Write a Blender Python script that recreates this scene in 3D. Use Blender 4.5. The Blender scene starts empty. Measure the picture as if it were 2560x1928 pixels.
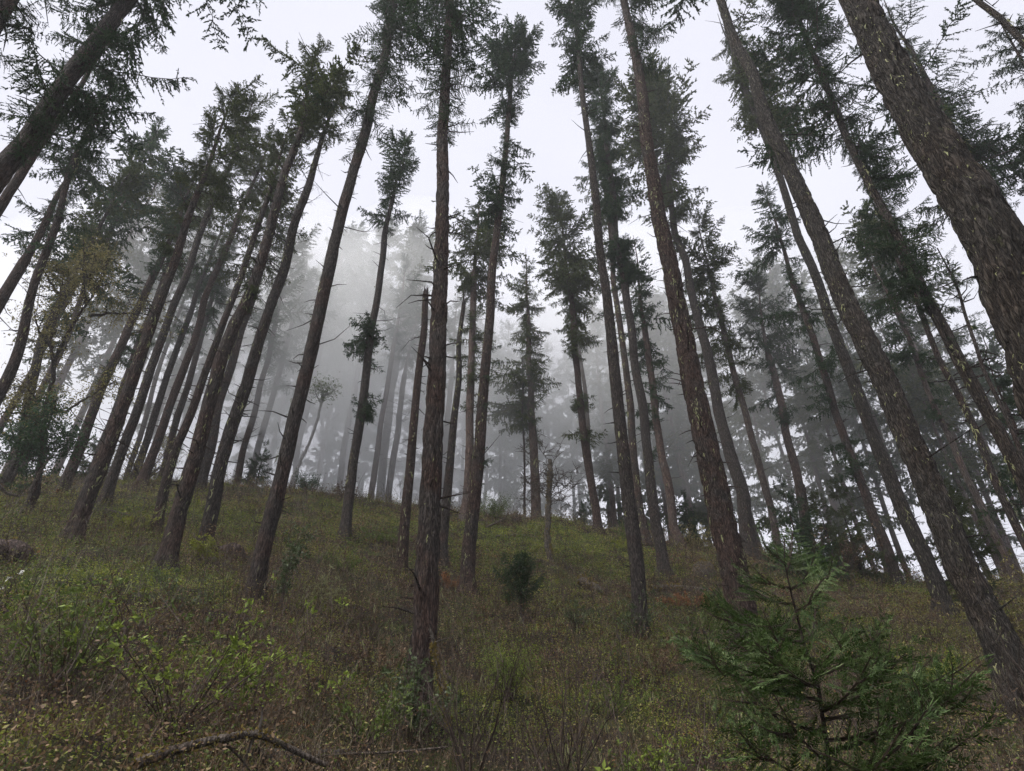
import bpy, math, random
import numpy as np
R = math.radians
sc = bpy.context.scene
C = sc.collection

# ---------------------------------------------------------------- camera, sky, sun, exposure
FPX, CX, CY = 1620.0, 1280.0, 964.0            # focal length and centre in photograph pixels (2560 x 1928)
PITCH = R(34.56)
cp, sp = math.cos(PITCH), math.sin(PITCH)
cam = bpy.data.objects.new('camera', bpy.data.cameras.new('camera'))
C.objects.link(cam)
cam.data.sensor_width = 36.0
cam.data.lens = FPX / 2560 * 36
cam.data.clip_end = 2000
cam.rotation_euler = (R(90) + PITCH, 0, 0)
sc.camera = cam

w = bpy.data.worlds.new('World'); sc.world = w; w.use_nodes = True
nt = w.node_tree; nd = nt.nodes; lk = nt.links
bg = nd['Background']
sky = nd.new('ShaderNodeTexSky'); sky.sky_type = 'NISHITA'; sky.sun_disc = False
sky.sun_elevation = R(55); sky.sun_rotation = R(-120); sky.dust_density = 4.0
hs = nd.new('ShaderNodeHueSaturation'); hs.inputs['Saturation'].default_value = 0.25
mx = nd.new('ShaderNodeMix'); mx.data_type = 'RGBA'; mx.inputs['Factor'].default_value = 0.9
tc = nd.new('ShaderNodeTexCoord'); ns = nd.new('ShaderNodeTexNoise')
ns.inputs['Scale'].default_value = 1.6; ns.inputs['Detail'].default_value = 3
rp = nd.new('ShaderNodeValToRGB')
rp.color_ramp.elements[0].position = 0.3; rp.color_ramp.elements[0].color = (.86, .86, .92, 1)
rp.color_ramp.elements[1].position = 0.7; rp.color_ramp.elements[1].color = (1, 1, 1.04, 1)
mu = nd.new('ShaderNodeMix'); mu.data_type = 'RGBA'; mu.blend_type = 'MULTIPLY'; mu.inputs['Factor'].default_value = 1
lk.new(tc.outputs['Generated'], ns.inputs['Vector']); lk.new(ns.outputs['Fac'], rp.inputs['Fac'])
lk.new(rp.outputs['Color'], mu.inputs[6]); mu.inputs[7].default_value = (9.2, 9.25, 9.8, 1)
lk.new(sky.outputs['Color'], hs.inputs['Color']); lk.new(hs.outputs['Color'], mx.inputs[6])
lk.new(mu.outputs[2], mx.inputs[7]); lk.new(mx.outputs[2], bg.inputs['Color'])
bg.inputs["Strength"].default_value = 0.0365
sun = bpy.data.objects.new('sun', bpy.data.lights.new('sun', 'SUN')); C.objects.link(sun)
sun.data.energy = 1.5; sun.data.angle = R(30); sun.data.color = (1, .97, .92)
sun.rotation_euler = (R(35), 0, R(-60))
sc.view_settings.view_transform = 'Standard'; sc.view_settings.look = 'None'
sc.view_settings.exposure = 1.68; sc.view_settings.gamma = 1
cy = sc.cycles
cy.use_denoising = True
try: cy.denoiser = 'OPENIMAGEDENOISE'
except Exception: pass
cy.max_bounces = 8; cy.diffuse_bounces = 3; cy.glossy_bounces = 1; cy.transmission_bounces = 2
cy.volume_bounces = 6; cy.transparent_max_bounces = 4
cy.use_adaptive_sampling = True; cy.adaptive_threshold = 0.02

HAZE = 0.0011
DENS = .49

# ---------------------------------------------------------------- noise and terrain
_rt = np.random.default_rng(5).random((256, 256))
def vnoise(x, y, seed=0):
    x = np.asarray(x, float) + seed * 17.3; y = np.asarray(y, float) + seed * 31.7
    xi = np.floor(x).astype(int); yi = np.floor(y).astype(int)
    fx = x - xi; fy = y - yi; fx = fx * fx * (3 - 2 * fx); fy = fy * fy * (3 - 2 * fy)
    a = _rt[xi & 255, yi & 255]; b = _rt[(xi + 1) & 255, yi & 255]
    c = _rt[xi & 255, (yi + 1) & 255]; d = _rt[(xi + 1) & 255, (yi + 1) & 255]
    return (a * (1 - fx) + b * fx) * (1 - fy) + (c * (1 - fx) + d * fx) * fy
def fbm(x, y, seed=0, o=3):
    s = 0; a = .5
    for k in range(o):
        s = s + a * vnoise(x * 2 ** k, y * 2 ** k, seed + k); a *= .5
    return s / (1 - .5 ** o)

def ray(px, py):                                # horizontal unit direction and tangent of elevation
    x = (px - CX) / FPX; y = (CY - py) / FPX
    up = cp * y + sp; fw = cp - sp * y
    h = math.hypot(x, fw)
    return x / h, fw / h, up / h
RC = 34.0
_sk = [(-200, 1180), (0, 1195), (200, 1200), (400, 1205), (740, 1222), (920, 1247), (1160, 1280), (1390, 1300), (1620, 1350),
       (1850, 1382), (2030, 1402), (2200, 1445), (2370, 1468), (2560, 1440), (2760, 1420)]
_ph = []; _tt = []
for a, b in _sk:
    hx, hy, t = ray(a, b); _ph.append(math.degrees(math.atan2(hx, hy))); _tt.append(t)
_ph = [-180, -110] + _ph + [110, 180]; _tt = [-.03, .1] + _tt + [.08, -.03]
def height(x, y, detail=True):
    x = np.asarray(x, float); y = np.asarray(y, float)
    r = np.hypot(x, y) + 1e-6; ph = np.degrees(np.arctan2(x, y))
    T = np.interp(ph, _ph, _tt)
    c = (.19 + .2 * np.exp(-(ph / 24) ** 2)) * np.clip(1.6 - np.abs(ph) / 90, 0, 1)
    s = np.clip(r / RC, 0, 1)
    z1 = T * r - 1.6 * (1 - s) ** 2 - c * (1 - s) ** 1.5 * r
    q = r - RC
    z2 = T * RC + T * 2.5 * (1 - np.exp(-np.clip(q, 0, 400) / 2.5)) - .16 * np.clip(q, 0, 400)
    z = np.where(r < RC, z1, z2)
    if detail:
        k = np.clip((r - 2) / 6, 0, 1)
        z = z + k * (.55 * (fbm(x / 2.6, y / 2.6, 3) - .5) + .24 * (vnoise(x / .7, y / .7, 9) - .5))
    return z
def hit(px, py, rmin=2.0):                      # first ground point seen through a pixel
    hx, hy, t = ray(px, py)
    rr = np.arange(rmin, 60, .05)
    g = height(rr * hx, rr * hy) - rr * t
    i = np.argmax(g > 0) if (g > 0).any() else None
    if i is None: i = np.argmin(np.abs(rr - RC))
    return rr[i] * hx, rr[i] * hy, rr[i]
def depth(p): return p[1] * cp + p[2] * sp

# ---------------------------------------------------------------- materials
def mat(name, build):
    m = bpy.data.materials.new(name); m.use_nodes = True
    t = m.node_tree; b = t.nodes['Principled BSDF']
    b.inputs['Specular IOR Level'].default_value = .2
    build(t, t.nodes, t.links, b); return m
def ramp(n, stops):
    r = n.new('ShaderNodeValToRGB'); e = r.color_ramp.elements
    e[0].position, e[0].color = stops[0][0], (*stops[0][1], 1)
    e[1].position, e[1].color = stops[-1][0], (*stops[-1][1], 1)
    for p, c in stops[1:-1]:
        q = e.new(p); q.color = (*c, 1)
    return r
def needle_mat(name, c0, c1, c2, scale=2.5):
    def f(t, n, l, b):
        g = n.new('ShaderNodeNewGeometry'); no = n.new('ShaderNodeTexNoise'); no.inputs['Scale'].default_value = scale
        no.inputs['Detail'].default_value = 2
        tc = n.new('ShaderNodeTexCoord'); l.new(tc.outputs['Object'], no.inputs['Vector'])
        ad = n.new('ShaderNodeMath'); ad.operation = 'MULTIPLY_ADD'; ad.inputs[1].default_value = .45; 
        l.new(g.outputs['Random Per Island'], ad.inputs[0])
        s2 = n.new('ShaderNodeMath'); s2.operation = 'MULTIPLY_ADD'; s2.inputs[1].default_value = 1.3; s2.inputs[2].default_value = -.38
        l.new(no.outputs['Fac'], s2.inputs[0]); l.new(s2.outputs[0], ad.inputs[2])
        r = ramp(n, [(.1, c0), (.5, c1), (.95, c2)]); l.new(ad.outputs[0], r.inputs['Fac'])
        l.new(r.outputs['Color'], b.inputs['Base Color']); b.inputs['Roughness'].default_value = .6
        tl = n.new('ShaderNodeBsdfTranslucent'); l.new(r.outputs['Color'], tl.inputs['Color'])
        ms = n.new('ShaderNodeMixShader'); ms.inputs[0].default_value = .28
        l.new(b.outputs[0], ms.inputs[1]); l.new(tl.outputs[0], ms.inputs[2])
        l.new(ms.outputs[0], n['Material Output'].inputs['Surface'])
    return mat(name, f)
M = {}
M['needles'] = needle_mat('needles_dark', (.018, .04, .018), (.04, .082, .034), (.085, .125, .045))
M['needles_olive'] = needle_mat('needles_olive', (.034, .054, .018), (.07, .095, .03), (.14, .15, .045))
M['needles_cedar'] = needle_mat('cedar_sprays', (.014, .032, .007), (.04, .072, .016), (.16, .21, .09), 6)
M['leaf_bright'] = needle_mat('leaf_bright', (.07, .10, .02), (.15, .2, .03), (.3, .36, .07), 3)
M['leaf_mid'] = needle_mat('leaf_mid', (.045, .07, .015), (.1, .14, .03), (.2, .24, .06), 1.2)
M['leaf_yellow'] = needle_mat('leaf_yellow', (.09, .11, .015), (.2, .225, .032), (.32, .33, .065), 1.2)
M['leaf_olive'] = needle_mat('leaf_olive', (.05, .045, .018), (.18, .16, .055), (.38, .33, .13), 1.2)
M['leaf_brown'] = needle_mat('leaf_brown', (.025, .016, .01), (.12, .075, .045), (.32, .22, .13), 1.2)
M['leaf_rust'] = needle_mat('leaf_rust', (.13, .055, .025), (.24, .11, .05), (.38, .2, .09), 1.2)
M['leaf_glossy'] = needle_mat('leaf_glossy', (.028, .045, .016), (.065, .09, .035), (.19, .22, .12), 4)
M['leaf_glossy'].node_tree.nodes['Principled BSDF'].inputs['Roughness'].default_value = .35
M['lichen'] = needle_mat('lichen_pale', (.13, .14, .06), (.25, .26, .12), (.38, .37, .2), 3)
M['moss'] = needle_mat('moss_orange', (.07, .05, .015), (.16, .12, .03), (.3, .22, .06), 8)
M['petal'] = needle_mat('petal', (.6, .6, .55), (.75, .75, .7), (.85, .85, .8), 8)

def bark_mat(name, dark, mid, light, red, mossy=.3, sc_=1.0, bump=1.0):
    def f(t, n, l, b):
        tc = n.new('ShaderNodeTexCoord'); oi = n.new('ShaderNodeObjectInfo')
        mp = n.new('ShaderNodeMapping'); mp.inputs['Scale'].default_value = (1, 1, .15)
        cb = n.new('ShaderNodeVectorMath'); cb.operation = 'ADD'
        l.new(tc.outputs['Object'], cb.inputs[0])
        ml = n.new('ShaderNodeMath'); ml.operation = 'MULTIPLY'; ml.inputs[1].default_value = 50
        l.new(oi.outputs['Random'], ml.inputs[0]); l.new(ml.outputs[0], cb.inputs[1])
        l.new(cb.outputs[0], mp.inputs['Vector'])
        v = n.new('ShaderNodeTexNoise'); v.inputs['Scale'].default_value = 36 * sc_; v.inputs['Detail'].default_value = 4
        v.inputs['Distortion'].default_value = .6; l.new(mp.outputs[0], v.inputs['Vector'])
        vs = n.new('ShaderNodeMath'); vs.operation = 'SUBTRACT'; vs.inputs[1].default_value = .5; l.new(v.outputs['Fac'], vs.inputs[0])
        va = n.new('ShaderNodeMath'); va.operation = 'ABSOLUTE'; l.new(vs.outputs[0], va.inputs[0])
        fi = n.new('ShaderNodeTexNoise'); fi.inputs['Scale'].default_value = 60 * sc_; fi.inputs['Detail'].default_value = 5
        fi.inputs['Roughness'].default_value = .7
        l.new(mp.outputs[0], fi.inputs['Vector'])
        big = n.new('ShaderNodeTexNoise'); big.inputs['Scale'].default_value = 1.7; big.inputs['Detail'].default_value = 5
        l.new(cb.outputs[0], big.inputs['Vector'])
        hr = n.new('ShaderNodeMapRange'); hr.inputs['From Min'].default_value = 0; hr.inputs['From Max'].default_value = .2; l.new(va.outputs[0], hr.inputs['Value'])
        hm = n.new('ShaderNodeMath'); hm.operation = 'MULTIPLY_ADD'; hm.inputs[1].default_value = 1.1
        l.new(fi.outputs['Fac'], hm.inputs[0]); l.new(hr.outputs[0], hm.inputs[2])
        r1 = ramp(n, [(.3, dark), (.6, mid), (.95, light)])
        hd = n.new('ShaderNodeMath'); hd.operation = 'MULTIPLY'; hd.inputs[1].default_value = .66; l.new(hm.outputs[0], hd.inputs[0])
        l.new(hd.outputs[0], r1.inputs['Fac'])
        m1 = n.new('ShaderNodeMix'); m1.data_type = 'RGBA'; m1.blend_type = 'MIX'
        rr = ramp(n, [(.42, (0, 0, 0)), (.62, (.7, .7, .7))]); ob = n.new('ShaderNodeMath'); ob.operation = 'MULTIPLY_ADD'; ob.inputs[1].default_value = .36; l.new(oi.outputs['Random'], ob.inputs[0]); bs = n.new('ShaderNodeMath'); bs.operation = 'SUBTRACT'; bs.inputs[1].default_value = .18; l.new(big.outputs['Fac'], bs.inputs[0]); l.new(bs.outputs[0], ob.inputs[2]); l.new(ob.outputs[0], rr.inputs['Fac'])
        l.new(rr.outputs['Color'], m1.inputs['Factor']); l.new(r1.outputs['Color'], m1.inputs[6])
        m1b = n.new('ShaderNodeMix'); m1b.data_type = 'RGBA'; m1b.blend_type = 'MULTIPLY'; m1b.inputs['Factor'].default_value = 1
        l.new(r1.outputs['Color'], m1b.inputs[6]); m1b.inputs[7].default_value = (*red, 1); l.new(m1b.outputs[2], m1.inputs[7])
        mo = n.new('ShaderNodeTexNoise'); mo.inputs['Scale'].default_value = 9; mo.inputs['Detail'].default_value = 6
        mo.inputs['Roughness'].default_value = .7; l.new(cb.outputs[0], mo.inputs['Vector'])
        r3 = ramp(n, [(.6, (0, 0, 0)), (.72, (mossy,) * 3)]); l.new(mo.outputs['Fac'], r3.inputs['Fac'])
        m2 = n.new('ShaderNodeMix'); m2.data_type = 'RGBA'; l.new(r3.outputs['Color'], m2.inputs['Factor'])
        l.new(m1.outputs[2], m2.inputs[6]); m2.inputs[7].default_value = (.17, .18, .085, 1)
        l.new(m2.outputs[2], b.inputs['Base Color']); b.inputs['Roughness'].default_value = .95
        bp = n.new('ShaderNodeBump'); bp.inputs['Strength'].default_value = 1; bp.inputs['Distance'].default_value = .045 * bump
        l.new(hm.outputs[0], bp.inputs['Height']); l.new(bp.outputs[0], b.inputs['Normal'])
    return mat(name, f)
M['bark'] = bark_mat('fir_bark', (.010, .009, .008), (.058, .046, .041), (.115, .098, .088), (1.25, .86, .75))
M['bark_scaly'] = bark_mat('scaly_bark', (.010, .009, .008), (.055, .046, .04), (.12, .105, .09), (1.05, .88, .78), .5, .8, 2.0)
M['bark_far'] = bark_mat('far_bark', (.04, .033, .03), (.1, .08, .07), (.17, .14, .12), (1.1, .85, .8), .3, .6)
M['bark_pale'] = bark_mat('pale_bark', (.25, .24, .23), (.5, .48, .46), (.65, .63, .6), (1, 1, 1), .2)
M['deadwood'] = bark_mat('dead_wood', (.05, .04, .035), (.14, .12, .1), (.26, .23, .2), (1, .9, .85), .35)
M['twig'] = needle_mat('twig', (.03, .022, .018), (.065, .046, .038), (.13, .1, .08), 2)
M['stem_pale'] = needle_mat('dry_stem', (.06, .045, .03), (.16, .125, .08), (.4, .34, .23), 1)

def ground_build(t, n, l, b):
    tc = n.new('ShaderNodeTexCoord')
    def noise(s, d=5, r=.6):
        x = n.new('ShaderNodeTexNoise'); x.inputs['Scale'].default_value = s; x.inputs['Detail'].default_value = d
        x.inputs['Roughness'].default_value = r; l.new(tc.outputs['Object'], x.inputs['Vector']); return x
    a, f2, mo = noise(.35), noise(16, 6, .75), noise(.8, 6, .65)
    br = ramp(n, [(.4, (.006, .004, .003)), (.6, (.04, .028, .018)), (.85, (.15, .11, .075))]); l.new(f2.outputs['Fac'], br.inputs['Fac'])
    gr = ramp(n, [(.4, (.012, .015, .004)), (.6, (.07, .085, .018)), (.85, (.22, .24, .05))]); l.new(f2.outputs['Fac'], gr.inputs['Fac'])
    k = ramp(n, [(.46, (0, 0, 0)), (.6, (1, 1, 1))]); l.new(mo.outputs['Fac'], k.inputs['Fac'])
    m = n.new('ShaderNodeMix'); m.data_type = 'RGBA'; l.new(k.outputs['Color'], m.inputs['Factor'])
    l.new(br.outputs['Color'], m.inputs[6]); l.new(gr.outputs['Color'], m.inputs[7]); l.new(m.outputs[2], b.inputs['Base Color'])
    b.inputs['Roughness'].default_value = 1
    bp = n.new('ShaderNodeBump'); bp.inputs['Strength'].default_value = 1; bp.inputs['Distance'].default_value = .08
    l.new(f2.outputs['Fac'], bp.inputs['Height']); l.new(bp.outputs[0], b.inputs['Normal'])
M['ground'] = mat('forest_floor', ground_build)

# ---------------------------------------------------------------- mesh helpers
def mesh_from(name, V, T=None, Q=None, mt=None, mq=None, mats=(), smooth=False):
    me = bpy.data.meshes.new(name)
    V = np.ascontiguousarray(V, np.float32); nT = 0 if T is None else len(T); nQ = 0 if Q is None else len(Q)
    me.vertices.add(len(V)); me.vertices.foreach_set('co', V.ravel())
    idx = []
    if nT: idx.append(np.asarray(T, np.int32).ravel())
    if nQ: idx.append(np.asarray(Q, np.int32).ravel())
    idx = np.concatenate(idx); me.loops.add(len(idx)); me.loops.foreach_set('vertex_index', idx)
    me.polygons.add(nT + nQ)
    st = np.concatenate([np.arange(nT) * 3, nT * 3 + np.arange(nQ) * 4]).astype(np.int32)
    me.polygons.foreach_set('loop_start', st)
    mi = np.zeros(nT + nQ, np.int32)
    if mt is not None and nT: mi[:nT] = mt
    if mq is not None and nQ: mi[nT:] = mq
    me.polygons.foreach_set('material_index', mi)
    if smooth: me.polygons.foreach_set('use_smooth', np.ones(nT + nQ, bool))
    else: me.polygons.foreach_set('use_smooth', np.zeros(nT + nQ, bool))
    for m in mats: me.materials.append(m)
    me.update(calc_edges=True); return me
class Geo:                                      # collects triangle soup and smooth tubes
    def __init__(s): s.tr = []; s.tm = []; s.V = []; s.Q = []; s.qm = []; s.n = 0
    def tris(s, a, m=0):
        a = np.asarray(a, float).reshape(-1, 3, 3); s.tr.append(a); s.tm.append(np.full(len(a), m, np.int32) if np.isscalar(m) else m)
    def tube(s, P, rad, k=8, m=0, rough=0, seed=0, cap=True, lobes=None):
        P = np.asarray(P, float); n = len(P); rad = np.broadcast_to(np.asarray(rad, float), (n,))
        d = np.gradient(P, axis=0); d /= np.linalg.norm(d, axis=1)[:, None] + 1e-9
        up = np.array([1., 0, 0]) if abs(d[0][2]) > .7 else np.array([0, 0, 1.])
        e1 = np.cross(d, up); e1 /= np.linalg.norm(e1, axis=1)[:, None] + 1e-9; e2 = np.cross(d, e1)
        a = np.arange(k) * 2 * np.pi / k
        rr = rad[:, None] * np.ones((1, k))
        if lobes is not None: rr = rr * (1 + lobes[:, None] * np.cos(a * (3 + seed % 3) + seed + 1.3 * np.sin(a + seed))[None, :])
        if rough:
            L = np.concatenate([[0], np.cumsum(np.linalg.norm(np.diff(P, axis=0), axis=1))])
            ca = np.cos(a)[None, :]; sa = np.sin(a)[None, :]
            nn = np.clip(np.abs(fbm(a[None, :] * rad.mean() * 11 + 0 * L[:, None], L[:, None] * 2.6, seed, 3) - .5) * 5, 0, 1) - .6 if k > 34 else fbm(a[None, :] * rad.mean() * 22 + 0 * L[:, None], L[:, None] * 2.2, seed, 3) - .5
            n2 = vnoise(ca * 1.5 + 9, sa * 1.5 + L[:, None] * .35, seed + 5) - .5
            rr = rr * (1 + rough * nn + .12 * n2)
        v = P[:, None, :] + rr[..., None] * (np.cos(a)[None, :, None] * e1[:, None, :] + np.sin(a)[None, :, None] * e2[:, None, :])
        b = s.n; s.V.append(v.reshape(-1, 3)); s.n += n * k
        i = np.arange(n - 1)[:, None] * k; j = np.arange(k)[None, :]; j2 = (j + 1) % k
        q = np.stack([b + i + j, b + i + j2, b + i + k + j2, b + i + k + j], -1).reshape(-1, 4)
        s.Q.append(q); s.qm.append(np.full(len(q), m, np.int32))
        if cap:
            c = P[-1]; ring = v[-1]
            s.tris(np.stack([ring, np.roll(ring, -1, 0), np.repeat(c[None], k, 0)], 1), m)
    def build(s, name, mats, parent=None, origin=(0, 0, 0), smooth=True, only=None):
        o = np.asarray(origin, float)
        V = list(s.V); T = None; tm = None
        if s.tr:
            t = np.concatenate(s.tr); tm = np.concatenate(s.tm)
            T = (s.n + np.arange(len(t) * 3)).reshape(-1, 3); V.append(t.reshape(-1, 3))
        V = np.concatenate(V) - o
        Q = np.concatenate(s.Q) if s.Q else None; qm = np.concatenate(s.qm) if s.Q else None
        me = mesh_from(name, V, T, Q, tm, qm, mats, smooth)
        ob = bpy.data.objects.new(name, me); C.objects.link(ob)
        if parent is not None: ob.parent = parent
        else: ob.location = o
        return ob
def tag(o, label=None, cat=None, group=None, kind=None):
    if label: o['label'] = label
    if cat: o['category'] = cat
    if group: o['group'] = group
    if kind: o['kind'] = kind
    return o
def empty(name, loc, label, cat, group=None):
    o = bpy.data.objects.new(name, None); o.empty_display_size = .2; o.location = loc; C.objects.link(o)
    return tag(o, label, cat, group)

# ---------------------------------------------------------------- foliage templates
def unit(v): v = np.asarray(v, float); return v / (np.linalg.norm(v, axis=-1, keepdims=True) + 1e-9)
def mk_branch(seed, step, flen, fw, L=2.2, droop=.25):
    g = np.random.default_rng(seed); out = []; wood = []
    n = 12; t = np.linspace(0, 1, n)
    sag = g.uniform(.0, droop); tip = g.uniform(.0, .22)
    wob = np.cumsum(g.normal(0, .035, n))
    ax = np.stack([L * t, L * wob * .5, L * (-sag * t * 1.2 + (sag * .8 + tip) * t ** 2)], 1)
    def at(u): return np.array([np.interp(u, t, ax[:, k]) for k in range(3)])
    def seg(a, b, r0, r1):
        d = unit(b - a); s = unit(np.cross(d, [0, .1, 1])); q = np.cross(d, s)
        for k in range(3):
            a1 = k * 2.094; a2 = a1 + 2.094
            p1 = s * math.cos(a1) + q * math.sin(a1); p2 = s * math.cos(a2) + q * math.sin(a2)
            wood.append([a + p1 * r0, a + p2 * r0, b + p2 * r1]); wood.append([a + p1 * r0, b + p2 * r1, b + p1 * r1])
    for i in range(n - 1): seg(ax[i], ax[i + 1], .024 * (1 - t[i] * .8), .024 * (1 - t[i + 1] * .8))
    def finger(p, d, l, wdt):
        s = unit(np.cross(d, [0, 0, 1]) + g.normal(0, .3, 3)); q = unit(np.cross(d, s))
        e = p + d * l + np.array([0, 0, -.12 * l])
        m = p + d * l * .35
        out.append([m + s * wdt * .5, m - s * wdt * .5, e]); out.append([p, m + s * wdt * .5, m - s * wdt * .5])
        out.append([p + q * wdt * .35, p - q * wdt * .35, e])
    u = g.uniform(.08, .22)
    while u < .99:
        if g.random() < .1: u += g.uniform(.03, .09)
        for sd in (-1, 1, 0):
            if g.random() < (.14 if sd else .45): continue
            l2 = L * (.25 * max(0, 1 - u) ** .6 * min(1, u * 3 + .3) + .07) * g.uniform(.4, 1.35); p0 = at(u + g.uniform(-.02, .02))
            if sd: ang = R(g.uniform(30, 78)); d2 = unit([math.cos(ang), sd * math.sin(ang), g.uniform(-1.2, .15)])
            else: d2 = unit([g.uniform(0, .8), g.normal(0, .35), g.choice([-1, -1, .7])]); l2 *= .7
            p1 = p0 + d2 * l2 + np.array([0, 0, -.2 * l2])
            seg(p0, p1, .008, .003)
            v = .03
            while v < l2:
                f = v / l2; pp = p0 + (p1 - p0) * f
                for s3 in range(3):
                    d3 = unit(d2 * g.uniform(.5, 1.2) + g.normal(0, .55, 3) + [.1, 0, -.12])
                    finger(pp, d3, flen * g.uniform(.45, 1.2), fw * g.uniform(.8, 1.4))
                v += step * g.uniform(.7, 1.3)
            finger(p1 - d2 * .03, d2, flen, fw)
        u += max(step, .08) / L * g.uniform(.5, 1.6) * 1.15
    for k in range(3): finger(at(1), unit([1, g.normal(0, .3), g.normal(0, .2)]), flen, fw)
    T = np.array(out); W = np.array(wood)
    return np.concatenate([T, W]), np.concatenate([np.zeros(len(T), np.int32), np.ones(len(W), np.int32)])
TPL = {0: [mk_branch(10 + k, .055, .085, .03) for k in range(7)],
       1: [mk_branch(30 + k, .08, .125, .045) for k in range(7)],
       2: [mk_branch(50 + k, .14, .2, .08) for k in range(6)],
       'dead': None}
def mk_dead(seed, L=2.2):
    g = np.random.default_rng(seed); w = []
    def seg(a, b, r0, r1):
        d = unit(b - a); s = unit(np.cross(d, [0, .1, 1])); q = np.cross(d, s)
        for k in range(3):
            a1 = k * 2.094; a2 = a1 + 2.094
            p1 = s * math.cos(a1) + q * math.sin(a1); p2 = s * math.cos(a2) + q * math.sin(a2)
            w.append([a + p1 * r0, a + p2 * r0, b + p2 * r1]); w.append([a + p1 * r0, b + p2 * r1, b + p1 * r1])
    P = [np.zeros(3)]; d = np.array([1, 0, 0.])
    for i in range(8):
        d = unit(d + g.normal(0, .12, 3)); P.append(P[-1] + d * L / 8)
    for i in range(8): seg(P[i], P[i + 1], .026 * (1 - i / 9), .026 * (1 - (i + 1) / 9))
    for i in range(2, 9):
        for k in range(2):
            dd = unit(d + g.normal(0, .6, 3)); e = P[i] + dd * L * g.uniform(.08, .28); seg(P[i], e, .008, .003)
            e2 = (P[i] + e) / 2; seg(e2, e2 + unit(dd + g.normal(0, .6, 3)) * L * .1, .005, .002)
    W = np.array(w); return W, np.ones(len(W), np.int32)
TPL['dead'] = [mk_dead(80 + k) for k in range(5)]

def place(tpls, pos, az, el, L, g, roll=.35, fat=1.0):
    """copies of branch templates put at pos, pointing az/el, length L -> triangles, material flags"""
    n = len(pos); ti = g.integers(0, len(tpls), n); outT = []; outM = []
    rl = g.normal(0, roll, n)
    ex = np.stack([np.cos(el) * np.cos(az), np.cos(el) * np.sin(az), np.sin(el)], 1)
    ey0 = np.stack([-np.sin(az), np.cos(az), 0 * az], 1); ez0 = np.cross(ex, ey0)
    ey = ey0 * np.cos(rl)[:, None] + ez0 * np.sin(rl)[:, None]; ez = -ey0 * np.sin(rl)[:, None] + ez0 * np.cos(rl)[:, None]
    s = L / 2.2; s2 = s ** .8 * fat
    for k in range(len(tpls)):
        sel = np.where(ti == k)[0]
        if not len(sel): continue
        T, mm = tpls[k]
        A = np.stack([ex[sel] * s[sel, None], ey[sel] * s2[sel, None], ez[sel] * s2[sel, None]], 1)
        o = np.einsum('tvi,bij->btvj', T, A) + pos[sel][:, None, None, :]
        outT.append(o.reshape(-1, 3, 3)); outM.append(np.tile(mm, len(sel)))
    return np.concatenate(outT), np.concatenate(outM)

def crown_tris(g, axis, segs, zb, zt, lod):
    T = []; Mm = []
    for (z0, z1, rad, dens, bias, kind) in segs:
        n = max(4, int((z1 - z0) * dens * DENS)); z = g.uniform(z0, z1, n); z = np.where(g.random(n) < .75, np.round(z / .7) * .7 + g.normal(0, .05, n), z)
        z = np.clip(z, z0, z1)
        az = g.uniform(0, 2 * np.pi, n)
        if bias == 'R': az = g.normal(0, .75, n)
        if bias == 'L': az = g.normal(np.pi, .75, n)
        sd = int(g.integers(0, 200))
        nz = vnoise(np.cos(az) * 1.3 + 7, z * .75 + np.sin(az) * 1.3, sd)
        L = rad * (.22 + 1.3 * nz ** 1.3) * g.uniform(.5, 1.25, n)
        rel = np.clip((z - zb) / max(zt - zb, 1), 0, 1)
        if kind == 'top':
            L = L * np.clip((z1 + .35 - z) / (rad * 2.0), .1, 1) ** .65
            rr = (z - z0) / (z1 - z0)
            el = R(-20) + rr * R(60) + g.normal(0, .2, n)
        elif kind == 'round':
            L = L * np.clip((z1 + .5 - z) / (rad * 1.1), .2, 1) ** .5
            rr = (z - z0) / (z1 - z0)
            el = R(0) + rr * R(62) + g.normal(0, .24, n)
        elif kind == 'dead':
            L = rad * g.uniform(.2, 1.1, n); el = g.normal(0, .25, n)
        else:
            L = L * (.55 + .45 * np.sin(np.pi * np.clip((z - z0 + .15) / (z1 - z0 + .3), 0, 1)))
            el = g.normal(R(-8), .26, n)
        L = np.clip(L, .18, 5)
        pos = np.array([axis(q) for q in z])
        t, m = place(TPL['dead'] if kind == 'dead' else TPL[lod], pos, az, el, L, g)
        T.append(t); Mm.append(m)
    return np.concatenate(T), np.concatenate(Mm)

def lichen_tris(g, axis, radf, z0, z1, n, size=1.0, side=None, wid=1.0, fl=1):
    z = g.uniform(z0, z1, n)
    a = g.normal(side, .9, n) if side is not None else g.uniform(0, 2 * np.pi, n)
    cl = g.uniform(0, 1, n) < .5
    k = g.integers(0, max(2, n // 12), n); zc = g.uniform(z0, z1, n); ac = g.uniform(0, 2 * np.pi, n) if side is None else g.normal(side, .9, n)
    z = np.where(cl, zc[k] + g.normal(0, .18, n), z); a = np.where(cl, ac[k] + g.normal(0, .15, n), a); z = np.clip(z, z0, z1)
    out = []
    for zi, ai in zip(z, a):
        c = axis(zi); r = radf(zi) * 1.03; d = np.array([math.cos(ai), math.sin(ai), 0]); s = np.array([-d[1], d[0], 0])
        l = size * g.uniform(.035, .13) * (1 if g.random() < .88 else 1.8); wd = wid * l * g.uniform(.14, .28)
        p = c + d * r; q = p + d * g.uniform(.004, .03) + s * g.normal(0, .25 * l) + np.array([0, 0, -l * .5])
        e = q + s * g.normal(0, .2 * l) + np.array([0, 0, -l * .6])
        out.append([p - s * wd * .4, p + s * wd * .5, q]); out.append([q - s * wd * .5, q + s * wd * .5, e]); out.append([p, q + s * wd * .5, q - s * wd * .5])
    return np.array(out)

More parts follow.
